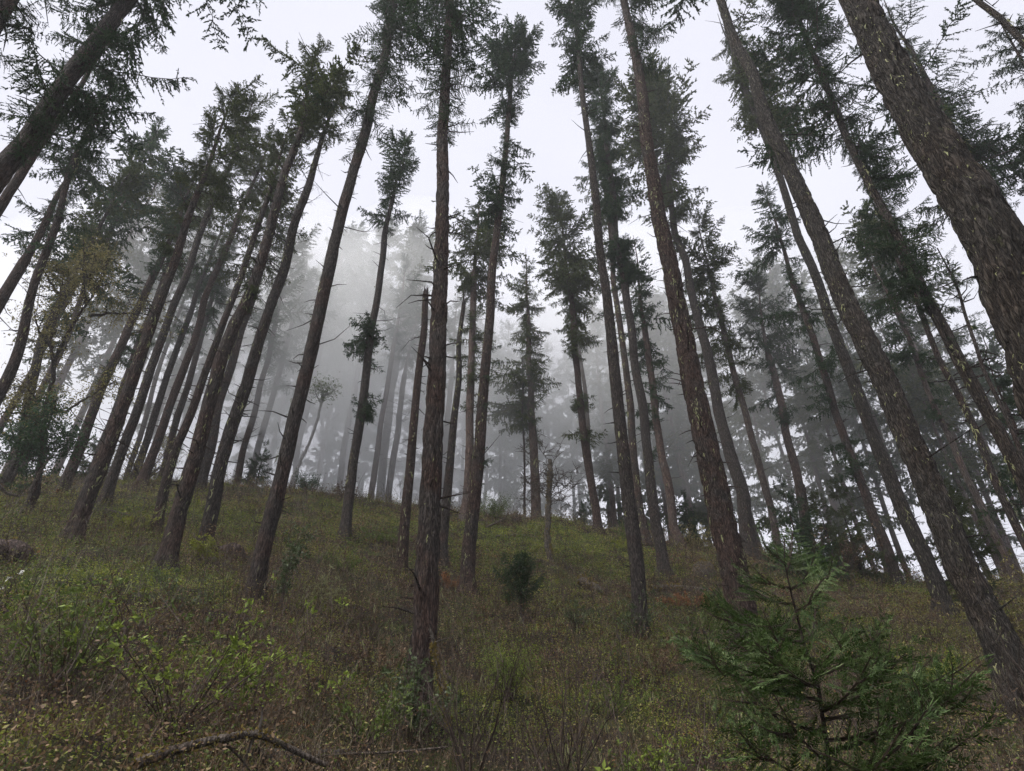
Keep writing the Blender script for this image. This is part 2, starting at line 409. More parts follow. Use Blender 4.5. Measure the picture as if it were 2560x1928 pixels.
# ---------------------------------------------------------------- trees
TREE_N = [0]
def zpix(Y, y):                                 # world height seen at image row y on a plumb line at forward distance Y
    v = (CY - y) / FPX; return Y * (v * cp + sp) / (cp - v * sp)
def fir(label, pts, w, crown=(), r=None, top=None, H=26, mat_='bark', leaf='needles', lod=1, lich=60, lsize=1.0, lside=None,
        stubs=25, sides=16, name='fir_tree', cat='tree', group=None, broken=False, flare=.45, lwid=1.0):
    TREE_N[0] += 1; seed = TREE_N[0]; g = np.random.default_rng(100 + seed)
    if r is None: bx, by, r = hit(*pts[0])
    hx, hy, t = ray(*pts[0]); nx, ny = hx, hy
    P = []
    for (a, b) in pts:
        ux, uy, ut = ray(a, b); k = r / (ux * nx + uy * ny); P.append([k * ux, k * uy, k * ut])
    P = np.array(P)
    gz = float(height(P[0, 0], P[0, 1]))
    base = np.array([P[0, 0], P[0, 1], gz])
    if P[0, 2] > gz + .3: P = np.vstack([[P[0, 0], P[0, 1], gz - .3], P])
    else: P = np.vstack([[P[0, 0], P[0, 1], gz - .3], P[1:]])
    if top is not None: zt = min(zpix(P[-1, 1], top), gz + 38)
    else: zt = gz + H
    if zt > P[-1, 2] + .3 and not broken:
        d = (P[-1] - P[-2]); d = d / d[2] if d[2] > .2 else np.array([0, 0, 1.]); d[:2] *= .4
        P = np.vstack([P, P[-1] + d * (zt - P[-1, 2])])
    zt = P[-1, 2]
    def axis(z): return np.array([np.interp(z, P[:, 2], P[:, 0]), np.interp(z, P[:, 2], P[:, 1]), z])
    # diameters from the widths seen
    dz = []
    for (yy, ww) in w:
        a = np.interp(-yy, [-q[1] for q in pts], [q[0] for q in pts])
        pz = zpix(axis(zpix(P[0, 1], yy))[1], yy); c = axis(pz); 
        i = min(range(len(pts) - 1), key=lambda i: abs((pts[i][1] + pts[i + 1][1]) / 2 - yy))
        sl = math.atan2(abs(pts[i + 1][0] - pts[i][0]), abs(pts[i + 1][1] - pts[i][1]) + 1e-6)
        dz.append((pz, ww * math.cos(sl) * max(hy, .3) ** .45 * depth(c) / FPX))
    dz.sort()
    def radf(z):
        if len(dz) == 1: d = dz[0][1] - .006 * (z - dz[0][0])
        else:
            (z0, d0), (z1, d1) = dz[0], dz[-1]; s = max(min((d1 - d0) / (z1 - z0 + 1e-6), -.001), -.02); d = d0 + s * (z - z0)
        if not broken: d = min(d, .02 + .03 * (zt - z) + .0) if z > zt - 8 else d
        return max(d, .03) / 2 * (1 + flare * math.exp(-max(z - gz, 0) / .3))
    e = empty(name, base, label, cat, group)
    G = Geo(); sides = int(sides * 1.9) if sides > 36 else sides; n = max(12, int((zt - gz) / (.05 if sides > 36 else .1 if sides > 20 else .25))); zz = np.linspace(gz - .3, zt, n)
    ax = np.array([axis(z) for z in zz])
    wob = .04 if sides < 20 else .028
    ax[:, 0] += (vnoise(zz / 2.2, zz * 0, seed) - .5) * wob * 4; ax[:, 1] += (vnoise(zz / 2.2, zz * 0 + 5, seed) - .5) * wob * 4
    G.tube(ax, [radf(z) for z in zz], sides, 0, .17 if sides > 36 else .24 if sides > 20 else .16, seed, lobes=.3 * np.exp(-np.clip(zz - gz, 0, 99) / .35))
    if broken:                                   # splintered top
        rt = radf(zt)
        for k in range(7):
            a = k * .9; d = np.array([math.cos(a), math.sin(a), 0]); s = np.array([-d[1], d[0], 0]); c = ax[-1]
            h = g.uniform(.1, .7) * (2.0 if k == 2 else 1)
            G.tris([[c + d * rt - s * rt * .45, c + d * rt + s * rt * .45, c + d * rt * .6 + [0, 0, h]], [c, c + d * rt + s * rt * .5, c + d * rt * .6 + [0, 0, h]],
                    [c, c + d * rt - s * rt * .5, c + d * rt * .6 + [0, 0, h]]], 0)
    if stubs:
        stubs = int(stubs * 2.2)
        zs = g.uniform(gz + 1.2, zt - .5, stubs); azs = g.uniform(0, 2 * np.pi, stubs)
        L = g.uniform(.15, .5, stubs) * g.choice([.6, 1, 1, 2.2], stubs)
        for z_, a_, l_ in zip(zs, azs, L):
            c = axis(z_); d = np.array([math.cos(a_), math.sin(a_), g.uniform(-.3, .35)]); p = c + d * radf(z_) * .8
            m_ = p + d * l_ * .5; q = m_ + unit(d + g.normal(0, .3, 3)) * l_ * .5
            G.tube([p, m_, q], [.022, .013, .005], 4, 0)
    G.build('trunk', [M[mat_]], e, base)
    segs = []
    for sg in crown:
        yt, yb, hw, dens = sg[:4]; bias = sg[4] if len(sg) > 4 else None; kind = sg[5] if len(sg) > 5 else 'mid'
        Yc = axis(zpix(P[1, 1], min(yb, 1200)))[1]
        z1 = min(zpix(Yc, yt), zt + .1); z0 = zpix(Yc, yb); c = axis((z0 + z1) / 2)
        if z1 <= z0: continue
        segs.append((z0, z1, hw * depth(c) / FPX, dens, bias, kind))
    if segs:
        T, m = crown_tris(g, axis, segs, min(s[0] for s in segs), zt, lod)
        G = Geo(); G.tris(T, m); G.build('crown', [M[leaf], M['twig']], e, base, smooth=False)
    if lich:
        G = Geo(); G.tris(lichen_tris(g, axis, radf, gz + .5, min(zt, gz + 22), int(lich * 2.3), lsize, lside, lwid)); tag(G.build('lichen', [M['lichen']], e, base, smooth=False), kind='stuff')
    return e

# (all positions below are rows and columns of the 2560 x 1928 photograph, turned into places on the slope)
F = fir
F('huge dark leaning trunk with broad drooping crown in the top left corner', [(0, 420), (63, 349), (139, 235), (269, 76), (328, 0)], [(235, 62)],
  [(-330, 20, 250, 18, None, 'mid'), (40, 400, 200, 15, 'R'), (0, 150, 140, 9, 'L')], r=11.0, top=-420, lod=0, lich=20, sides=30, stubs=14)
F('trunk edge in the extreme top left corner above the huge leaning fir', [(-60, 160), (0, 42), (40, -30)], [(40, 55)],
  [(-300, 130, 170, 16)], r=9.5, top=-400, lod=0, lich=0, sides=24)
F('grey misty trunk just behind and below the huge top left leaning fir', [(-60, 620), (13, 483), (71, 403), (139, 300)], [(440, 32)],
  [(60, 330, 150, 9, None, 'top'), (330, 470, 90, 5)], r=17, top=40, lich=20, stubs=20)
F('lichen streaked trunk at far left edge leaning right under dark crowns', [(-30, 1060), (17, 944), (71, 776), (126, 609), (180, 433), (206, 366)], [(609, 21), (800, 26)],
  [(215, 420, 120, 20, None, 'top'), (420, 640, 80, 14)], r=19, top=200, lich=160, lsize=1.6)
F('dim broad trunk fading up behind the lichen streaked trunk at left edge', [(-40, 830), (0, 755), (46, 675), (130, 520)], [(700, 34)],
  [(300, 640, 120, 9, None, 'top')], r=22, top=290, lich=10, leaf='needles')
F('dark slim fir behind the branching leafy tree on the left', [(55, 1120), (70, 986), (105, 852), (160, 740), (230, 610)], [(900, 24)],
  [(420, 700, 95, 15, None, 'round'), (700, 800, 50, 8)], r=27, top=410, lich=30, leaf='needles_olive')
F('dark conifer between branching leafy tree and twin leaning trunks', [(195, 1130), (225, 1040), (250, 970), (302, 868), (357, 755), (400, 650)], [(900, 26)],
  [(400, 760, 95, 14, None, 'top'), (760, 1000, 45, 10)], r=29, top=395, lich=10)
F('taller of the twin leaning reddish trunks on the left slope', [(183, 1360), (218, 1259), (269, 1133), (336, 944), (378, 810), (437, 650), (462, 567), (517, 420), (550, 315)],
  [(1133, 39), (420, 15)], [(235, 480, 105, 18, None, 'round'), (400, 640, 75, 9, 'L')], top=225, lich=260, lsize=.9, sides=26, leaf='needles_olive', stubs=40)
F('left twin of the reddish leaning trunks, partly hidden by its neighbour', [(226, 1215), (260, 1104), (311, 969), (361, 835), (415, 690), (470, 560)], [(1050, 29)],
  [(430, 620, 90, 20, None, 'round')], top=420, lich=100, leaf='needles_olive')
F('paler trunk close behind the right side of the twin leaning trunks', [(300, 1150), (336, 1049), (378, 923), (412, 831), (466, 675), (529, 513), (588, 387), (622, 290)], [(831, 22)],
  [(245, 520, 80, 20, None, 'round'), (440, 640, 60, 10)], r=24.5, top=235, lich=120, leaf='needles_olive')
F('thin pale lichen trunk between the twin trunks and the tufted dark trunk', [(391, 1330), (412, 1238), (441, 1112), (487, 1003), (525, 902), (559, 797), (605, 689), (639, 580), (668, 483), (697, 399)],
  [(1003, 22)], [(300, 520, 75, 15, None, 'round'), (500, 700, 40, 7)], top=290, lich=260, lsize=1.0, leaf='needles_olive')
F('dark trunk with a round needle tuft halfway up, left slope', [(411, 1428), (445, 1280), (492, 1133), (525, 1007), (555, 902), (588, 810), (630, 722), (655, 650), (714, 441), (756, 324), (775, 200)],
  [(1133, 40), (500, 23)], [(125, 330, 135, 20, None, 'round'), (300, 420, 60, 8), (712, 778, 46, 80)], top=110, lich=260, lside=None, sides=28, leaf='needles_olive', stubs=50)
F('straight trunk with bare spiky dead branches below a rounded crown', [(505, 1368), (542, 1196), (580, 1070), (618, 965), (651, 839), (681, 742), (710, 658), (756, 504), (782, 420), (803, 349), (835, 260)],
  [(1070, 34)], [(190, 370, 100, 20, None, 'round'), (360, 620, 62, 7, None, 'dead')], top=180, lich=170, sides=24, leaf='needles_olive', stubs=60)
F('dusky trunk rooted between the tufted trunk and the spiky branched trunk', [(504, 1225), (525, 1112), (550, 1007), (588, 881), (612, 800), (660, 640)], [(1007, 23)],
  [(470, 680, 70, 18, None, 'top')], r=30, top=460, lich=40, leaf='needles_olive')
F('thin black trunk with upper foliage behind the pale lichen trunk', [(418, 1150), (441, 1041), (470, 965), (491, 881), (520, 780)], [(965, 17)],
  [(560, 780, 65, 13, None, 'top'), (800, 900, 35, 10)], r=35, top=550, lich=8, group=None)
F('slim straight trunk immediately right of the twin leaning trunks', [(355, 1130), (391, 1028), (420, 936), (458, 835), (510, 690)], [(936, 17)],
  [(500, 720, 65, 13, None, 'top'), (780, 860, 40, 9)], r=34, top=490, lich=8)
F('thinnest dark trunk in the gap right of the twin leaning trunks', [(350, 1100), (370, 1028), (403, 902), (450, 770)], [(960, 12)], [(640, 860, 60, 20, None, 'top')], r=38, top=630, lich=0)
F('slender tree with airy crown above the pale lichen trunk', [(480, 860), (512, 755), (550, 663), (588, 567), (625, 480)], [(663, 17)],
  [(330, 560, 75, 18, None, 'top'), (540, 700, 45, 9)], r=30, top=320, lich=30, leaf='needles_olive')
F('tall reddish trunk leaning right, its foot beside a leafy sapling left of centre', [(628, 1500), (651, 1392), (688, 1250), (731, 1049), (769, 902), (798, 776), (823, 671), (858, 525), (888, 412), (921, 286), (947, 189), (963, 118), (975, 40)],
  [(1290, 40), (412, 28)], [(-200, 120, 150, 20, None, 'mid'), (110, 330, 110, 13), (300, 400, 70, 8)], top=-260, lod=0, lich=240, lside=2.6, sides=30, stubs=70)
F('slim fir with two ragged branch tufts in the mist left of centre', [(863, 1345), (866, 1331), (884, 1154), (905, 1028), (917, 923), (934, 797), (951, 671), (968, 567), (980, 504), (1005, 400)],
  [(1239, 27), (1028, 23)], [(345, 500, 78, 20, None, 'round'), (500, 570, 85, 12), (800, 900, 66, 34), (985, 1040, 78, 50, None)], top=335, lich=90, leaf='needles')
F('faint thin trunk just left of the two tufted misty fir', [(848, 1215), (858, 1133), (875, 1037), (905, 885), (930, 740)], [(1037, 14)], [(560, 800, 90, 16, None, 'round')], r=44, top=550, lich=0, mat_='bark_far')
F('split topped dead snag touching the left side of the central trunk', [(1000, 1432), (1005, 1392), (1018, 1238), (1035, 1070), (1047, 944), (1060, 818), (1062, 740)], [(1320, 26), (860, 17)], top=740,
  lich=90, stubs=14, name='dead_snag', broken=True, sides=20)
F('tall straight central trunk standing alone, bushes hiding its foot', [(1041, 1812), (1049, 1657), (1055, 1576), (1062, 1413), (1073, 1238), (1081, 1028), (1089, 860), (1098, 650), (1102, 588), (1110, 336), (1117, 168), (1123, 0)],
  [(1576, 62), (336, 27)], [(-160, 315, 132, 20, None, 'mid'), (-420, -100, 130, 12)], top=-300, lod=0, lich=150, lsize=.7, sides=44, stubs=50, flare=.3)
F('thin broken topped snag to the right of the central trunk', [(1104, 1410), (1110, 1331), (1129, 1112), (1140, 986), (1150, 860), (1161, 764)], [(1112, 19), (860, 13)], top=760,
  lich=120, stubs=8, name='dead_snag', broken=True, sides=16)
F('grey misty trunk seen between the thin snag and the dark lichen trunk', [(1160, 1300), (1165, 1270), (1176, 1112), (1178, 986), (1182, 818), (1186, 692), (1190, 630), (1196, 540)], [(986, 19)],
  [(490, 720, 110, 20, None, 'top'), (760, 960, 60, 12), (960, 1030, 50, 12)], top=470, lich=20, leaf='needles_olive', mat_='bark_far')
F('dark trunk with bushy flat topped crown right of the central trunk', [(1163, 1485), (1178, 1343), (1186, 1238), (1199, 1112), (1211, 944), (1224, 797), (1237, 630), (1253, 483), (1266, 357), (1274, 252), (1279, 168), (1295, 100)],
  [(1413, 35), (483, 16)], [(75, 260, 88, 30, None, 'round'), (240, 340, 55, 20), (330, 480, 80, 17), (460, 560, 92, 24), (700, 1290, 48, 4, 'R')], top=70, lich=240, lside=3.6, sides=28, stubs=24)
F('thick misty fir on the ridge with ragged lower foliage, right of centre', [(1342, 1300), (1340, 1280), (1335, 1154), (1331, 1070), (1325, 944), (1318, 776), (1316, 700)], [(1000, 17), (1250, 24)],
  [(640, 800, 55, 18, None, 'top'), (760, 1090, 90, 17)], r=38, top=620, lich=90, lsize=2.5, mat_='bark_far', leaf='needles_olive')
F('pole thin bare trunk just left of the thick misty ridge fir', [(1313, 1300), (1312, 1289), (1308, 1083), (1306, 1000)], [(1150, 6)], [(900, 1060, 30, 10)], r=38, top=880, lich=0, sides=6)
F('pyramid shaped fir with tiered tufts down its trunk, right of centre', [(1493, 1330), (1489, 1280), (1468, 1154), (1453, 1049), (1443, 944), (1434, 818), (1426, 734), (1417, 672), (1405, 560)],
  [(1200, 21), (800, 14)], [(487, 760, 112, 26, None, 'top'), (760, 850, 60, 20), (850, 900, 70, 18), (990, 1030, 68, 26), (1068, 1110, 70, 24)], top=484, lich=60, leaf='needles_olive', stubs=16)
F('faint slim trunk hugging the right side of the tiered tuft fir', [(1500, 1320), (1484, 1217), (1472, 1112), (1459, 944), (1442, 830), (1436, 740)], [(1112, 12)], [(640, 840, 60, 12, None, 'top')], r=40, top=630, lich=0, mat_='bark_far')
F('dark straight trunk with bushy top, just right of the tiered tuft fir', [(1607, 1592), (1599, 1494), (1583, 1372), (1577, 1322), (1560, 1154), (1543, 986), (1531, 860), (1518, 755), (1505, 650), (1497, 588), (1480, 420), (1459, 252), (1447, 126), (1440, 60)],
  [(1413, 38), (420, 17)], [(-40, 160, 95, 20, None, 'round'), (130, 230, 70, 9), (320, 400, 26, 10, 'R')], top=-60, lich=200, sides=28, stubs=40)
F('lichen coated slim trunk behind the right side of the dark straight trunk', [(1622, 1375), (1615, 1331), (1602, 1280), (1585, 1133), (1573, 1007), (1556, 860), (1535, 713), (1522, 546)], [(1007, 18)],
  [(330, 560, 90, 14, None, 'top')], top=320, lich=240, lsize=1.2, lside=3.4, leaf='needles_olive')
F('black trunk with a thick dark tuft low in its crown', [(1664, 1438), (1648, 1331), (1644, 1322), (1623, 1154), (1606, 1028), (1589, 923), (1573, 797), (1560, 692), (1543, 630), (1535, 525), (1520, 400), (1505, 260)],
  [(1154, 25), (600, 17)], [(170, 330, 68, 26, None, 'round'), (320, 560, 72, 28), (590, 715, 74, 90, 'R'), (600, 710, 50, 40)], top=160, lich=60, sides=20)
F('misty trunk with scattered boughs between black tufted trunk and big pole', [(1698, 1345), (1686, 1322), (1665, 1175), (1640, 1049), (1627, 944), (1615, 860), (1602, 755), (1596, 690)], [(1000, 18)],
  [(600, 860, 95, 10, None, 'top'), (800, 1130, 70, 7)], r=33, top=590, lich=30, mat_='bark_far')
F('big straight knotty trunk rising past the middle right, first boughs near top', [(1870, 1650), (1863, 1535), (1834, 1413), (1802, 1291), (1792, 1238), (1763, 1112), (1729, 944), (1708, 818), (1674, 672), (1648, 546), (1619, 378), (1602, 231), (1577, 84), (1560, 0)],
  [(1413, 70), (378, 31)], [(-260, 60, 190, 15, 'R', 'mid'), (-200, 20, 90, 8, 'L'), (60, 170, 110, 12, 'R')], top=-360, lod=0, lich=330, sides=42, stubs=90)
F('dark crowned tree directly behind the big knotty trunk', [(1882, 1395), (1868, 1347), (1855, 1238), (1826, 1133), (1797, 1028), (1771, 902), (1738, 776), (1713, 650), (1686, 588), (1673, 462), (1665, 357), (1648, 273)],
  [(1133, 31), (776, 22)], [(215, 420, 112, 26, None, 'round'), (400, 610, 92, 20)], top=205, lich=110, leaf='needles_olive', sides=22, stubs=40)
F('tall layered misty conifer right of the big knotty trunk', [(1952, 1400), (1948, 1385), (1923, 1259), (1897, 1154), (1868, 1049), (1843, 965), (1813, 839), (1784, 734), (1759, 609)], [(1049, 17)],
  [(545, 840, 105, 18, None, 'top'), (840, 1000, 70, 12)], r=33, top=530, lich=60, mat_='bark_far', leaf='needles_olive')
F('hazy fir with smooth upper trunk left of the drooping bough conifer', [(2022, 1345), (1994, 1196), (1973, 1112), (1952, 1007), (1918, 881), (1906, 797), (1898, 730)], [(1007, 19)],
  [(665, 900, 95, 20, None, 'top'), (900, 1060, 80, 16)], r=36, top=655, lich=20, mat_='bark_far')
F('conifer with long drooping tiered boughs right of the misty pair', [(2240, 1447), (2217, 1372), (2184, 1291), (2145, 1175), (2091, 1028), (2057, 923), (2032, 839), (1994, 734), (1965, 650), (1944, 588), (1925, 520)],
  [(1028, 21)], [(462, 640, 95, 16, None, 'top'), (640, 860, 70, 15), (900, 1010, 85, 16), (1080, 1200, 75, 20), (1300, 1450, 45, 10, 'R')], r=30, top=455, lich=30)
F('slim straight lichen trunk crossing behind the scaly foreground trunk', [(2359, 1535), (2347, 1494), (2310, 1392), (2280, 1322), (2242, 1238), (2196, 1133), (2158, 1028), (2129, 944), (2091, 839), (2061, 755), (2024, 650), (1994, 588), (1960, 483), (1927, 378), (1902, 315), (1870, 235)],
  [(1311, 41), (483, 20)], [(60, 330, 150, 9, 'R'), (90, 330, 90, 6, 'L'), (330, 420, 110, 9, 'R')], top=20, lich=200, sides=26, mat_='bark_scaly', leaf='needles_olive')
F('thick scaly foreground trunk leaning left, with lichen tufts, right of the slim one', [(2555, 1775), (2547, 1738), (2522, 1677), (2473, 1555), (2412, 1433), (2372, 1331), (2351, 1280), (2305, 1175), (2259, 1070), (2213, 965), (2162, 860), (2120, 776), (2078, 671), (2057, 609), (2003, 483), (1956, 378), (1918, 294), (1881, 189), (1843, 118), (1801, 0)],
  [(1433, 88), (294, 37)], [(-420, -60, 160, 14)], top=-380, lod=1, lich=420, lsize=.6, sides=48, mat_='bark_scaly', stubs=40)
F('densely foliaged dark fir leaning left between two thick foreground trunks', [(2600, 1340), (2557, 1209), (2536, 1163), (2494, 1079), (2444, 986), (2397, 902), (2360, 826), (2322, 759), (2267, 651), (2225, 555), (2183, 475), (2145, 399), (2112, 328), (2078, 239), (2049, 168), (2015, 84)],
  [(986, 38), (399, 22)], [(-60, 330, 140, 26, None, 'round'), (300, 560, 115, 26, 'R'), (300, 560, 60, 8), (540, 760, 125, 28), (690, 770, 100, 16, 'L')], r=15.5, top=-80, lod=0, lich=170, sides=26, mat_='bark_scaly')
F('narrow lichen trunk beside the dense dark fir at right', [(2557, 1343), (2519, 1259), (2477, 1175), (2435, 1070), (2393, 973), (2355, 902), (2322, 826), (2288, 734), (2263, 675), (2220, 590)], [(973, 19)],
  [(480, 720, 80, 16, None, 'top')], r=20, top=460, lich=150)
F('hazy trunk showing between the scaly trunk and the narrow lichen trunk', [(2513, 1395), (2490, 1343), (2465, 1272), (2423, 1196), (2381, 1100), (2339, 1028), (2288, 889), (2240, 790)], [(1100, 18)],
  [(600, 900, 105, 18, None, 'top'), (900, 1080, 60, 12)], r=30, top=590, lich=30, mat_='bark_far')
F('thin pole of a tree with tufts of needles near the right edge', [(2620, 1330), (2557, 1146), (2519, 1049), (2490, 994), (2456, 923), (2439, 860), (2414, 784), (2402, 734), (2385, 690)], [(900, 10)],
  [(640, 740, 60, 26), (835, 890, 60, 14), (790, 815, 45, 8, 'R')], r=15, top=620, lod=0, lich=60, lsize=.7)
F('giant scaly trunk leaning left across the top right, streaked with yellow lichen', [(2640, 1010), (2585, 850), (2540, 755), (2498, 630), (2414, 483), (2330, 336), (2259, 210), (2196, 105), (2141, 0)],
  [(210, 118), (500, 150)], [], r=6.4, H=24, lod=0, lich=900, lsize=.5, sides=72, mat_='bark_scaly', stubs=4)
F('bare stubby trunk crossing the extreme top right corner', [(2640, 240), (2560, 105), (2498, 38), (2448, 0), (2400, -50)], [(38, 30)], [(-500, -200, 120, 10)], r=13, H=27, lich=60, stubs=70, mat_='bark_scaly')
F('broad fir whose feathery boughs show behind the giant scaly trunk', [(2640, 900), (2520, 640), (2430, 440), (2350, 260)], [(640, 30)],
  [(40, 330, 190, 15, None, 'top'), (300, 520, 170, 14), (320, 500, 150, 16, 'R')], r=21, top=0, lod=0, lich=10, leaf='needles')
F('fir crown entering the frame at the right edge below the top corner', [(2760, 900), (2680, 600), (2610, 330), (2580, 200)], [(400, 26)],
  [(90, 420, 105, 18, None, 'top'), (420, 760, 100, 14)], r=22, top=60, lod=1, lich=0)
F('lower right edge conifer with spreading crown and hidden trunk', [(2640, 1430), (2590, 1250), (2550, 1130), (2530, 1050)], [(1200, 16)],
  [(910, 1250, 110, 18, None, 'top')], r=26, top=890, lich=0)
# three trunks in the thickest mist
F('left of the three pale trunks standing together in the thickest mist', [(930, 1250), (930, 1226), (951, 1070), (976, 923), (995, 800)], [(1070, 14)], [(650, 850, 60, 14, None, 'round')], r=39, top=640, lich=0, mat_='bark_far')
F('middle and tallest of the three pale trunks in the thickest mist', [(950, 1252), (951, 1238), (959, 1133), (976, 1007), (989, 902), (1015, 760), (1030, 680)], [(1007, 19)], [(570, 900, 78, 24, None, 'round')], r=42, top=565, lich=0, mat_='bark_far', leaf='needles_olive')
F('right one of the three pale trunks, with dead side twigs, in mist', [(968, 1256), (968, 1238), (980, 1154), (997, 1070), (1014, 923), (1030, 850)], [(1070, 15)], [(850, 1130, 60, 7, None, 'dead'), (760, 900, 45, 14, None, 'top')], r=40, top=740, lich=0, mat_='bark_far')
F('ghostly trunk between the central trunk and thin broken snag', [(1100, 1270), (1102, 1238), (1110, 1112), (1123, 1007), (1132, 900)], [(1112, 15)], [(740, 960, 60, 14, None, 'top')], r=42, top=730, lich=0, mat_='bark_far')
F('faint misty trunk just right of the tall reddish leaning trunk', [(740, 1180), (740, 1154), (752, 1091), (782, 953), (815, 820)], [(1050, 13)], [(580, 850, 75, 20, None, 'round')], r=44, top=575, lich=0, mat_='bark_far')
F('straight dusky trunk left of the leaning reddish trunk, lower boughs bare', [(588, 1210), (609, 1133), (643, 1007), (668, 902), (681, 839), (705, 740)], [(1007, 15)], [(600, 900, 70, 18, None, 'round')], r=36, top=590, lich=10)
F('second dusky trunk crowding the leaning reddish trunk from the left', [(628, 1200), (647, 1112), (672, 1028), (705, 900)], [(1028, 15)], [(640, 960, 75, 20, None, 'top')], r=39, top=630, lich=0)
F('broken trunk with splintered reddish top behind the cedar sapling', [(2040, 1400), (2035, 1372), (2015, 1290), (2005, 1225)], [(1300, 26)], r=29, top=1225, lich=10, stubs=2, name='dead_snag', broken=True)

# ---------------------------------------------------------------- far firs beyond the ridge: three shared shapes, copied
def proto(seed, H, rad, zc, kind, leaf):
    g = np.random.default_rng(seed); ax = lambda z: np.array([0, 0, z])
    e = bpy.data.objects.new('fir_tree', None); e.empty_display_size = .2; C.objects.link(e)
    G = Geo(); zz = np.linspace(-.5, H, 40)
    G.tube(np.stack([(vnoise(zz / 4, 0 * zz, seed) - .5) * .3, (vnoise(zz / 4, 0 * zz + 3, seed) - .5) * .3, zz], 1), np.clip(.2 - .0065 * zz, .02, 1), 8, 0, .12, seed)
    for k in range(26):
        z_ = g.uniform(2, zc); a = g.uniform(0, 6.28); d = np.array([math.cos(a), math.sin(a), g.uniform(-.3, .2)]); G.tube([[0, 0, z_], d * g.uniform(.4, 1.4) + [0, 0, z_]], [.02, .006], 3)
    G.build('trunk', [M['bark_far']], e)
    T, m = crown_tris(g, ax, [(zc, H, rad * .92, 14, None, kind), (zc * .5, zc, rad * .8, 3, None, 'mid')], zc, H, 2)
    G = Geo(); G.tris(T, m); G.build('crown', [M[leaf], M['twig']], e, smooth=False)
    return e
protos = [proto(1, 25, 2.3, 11, 'top', 'needles'), proto(2, 23, 2.0, 8, 'top', 'needles_olive'), proto(3, 27, 2.4, 15, 'round', 'needles'),
          proto(4, 21, 2.7, 5, 'top', 'needles_olive'), proto(5, 24, 1.8, 10, 'top', 'needles')]
used = [False] * len(protos)
# column of the trunk at the ridge, row of the top, distance, shape
far = [(-90, 420, 34, 0), (850, 590, 54, 0), (1255, 640, 55, 0), (1530, 600, 50, 1), (1715, 600, 50, 0), (2075, 560, 48, 3), (2440, 560, 40, 3), (-20, 330, 33, 2), (15, 430, 40, 1), (110, 470, 42, 0), (215, 500, 44, 2), (318, 600, 45, 1),
       (395, 650, 46, 4), (480, 640, 45, 2), (575, 690, 47, 1), (655, 620, 52, 0), 
       (715, 640, 54, 4), (775, 640, 50, 0), (800, 760, 56, 1), (880, 640, 55, 2), (900, 820, 60, 0), (1005, 700, 58, 1), (1060, 780, 62, 3),
       (1140, 800, 60, 4), (1205, 760, 56, 2), (1262, 900, 52, 1), (1290, 960, 64, 3), (1375, 780, 58, 0), (1432, 860, 60, 2),
       (1455, 1000, 55, 1), (1520, 800, 54, 0), (1540, 900, 62, 3), (1635, 820, 58, 1), (1660, 680, 52, 0), (1730, 640, 50, 3), (1745, 900, 60, 0),
       (1800, 760, 54, 1), (1880, 800, 55, 0), (1905, 900, 46, 3), (1985, 760, 48, 2), (2055, 820, 44, 1), (2125, 900, 42, 3), (2160, 640, 50, 4),
       (2200, 760, 44, 0), (2262, 800, 40, 2), (2300, 640, 46, 1), (2390, 760, 42, 0), (2425, 900, 38, 3), (2470, 700, 44, 4), (2530, 900, 40, 1), (2580, 760, 42, 0), (2660, 820, 38, 2)]
LM = [(-400, 'the left frame edge'), (240, 'the twin leaning trunks'), (560, 'the spiky dead branched trunk'), (730, 'the tall reddish leaning trunk'), (875, 'the two tufted misty fir'),
      (1075, 'the central trunk'), (1195, 'the flat topped crown tree'), (1340, 'the thick misty ridge fir'), (1480, 'the tiered tuft fir'), (1575, 'the dark straight trunk'), (1800, 'the big knotty trunk'),
      (1925, 'the layered misty conifer'), (2270, 'the slim straight lichen trunk'), (9999, '')]
ORD = ['first', 'second', 'third', 'fourth', 'fifth', 'sixth', 'seventh', 'eighth', 'ninth', 'tenth']
cnt = {}
far.sort()
gr = np.random.default_rng(77)
for (px, ty, r_, k) in far:
    hx, hy, t = ray(px, 1250); x, y = hx * r_, hy * r_; z = float(height(x, y)) - .1
    ht = zpix(y, ty) - z; ht = max(9, min(ht, 34)); H0 = [25, 23, 27, 21, 24][k]; s = ht / H0
    i = max(j for j in range(len(LM)) if LM[j][0] < px); q = cnt.get(i, 0); cnt[i] = q + 1
    lab = f'{ORD[q]} faded background fir on the ridge to the right of {LM[i][1]}'
    if not used[k]: o = protos[k]; used[k] = True
    else:
        o = protos[k].copy(); C.objects.link(o)
        for ch in protos[k].children:
            c = ch.copy(); C.objects.link(c); c.parent = o
    o.location = (x, y, z); o.rotation_euler = (gr.normal(0, .02), gr.normal(0, .02), gr.uniform(0, 6.28)); o.scale = (max(s, .75), max(s, .75), s)
    tag(o, lab, 'tree', 'firs fading into mist beyond the ridge')

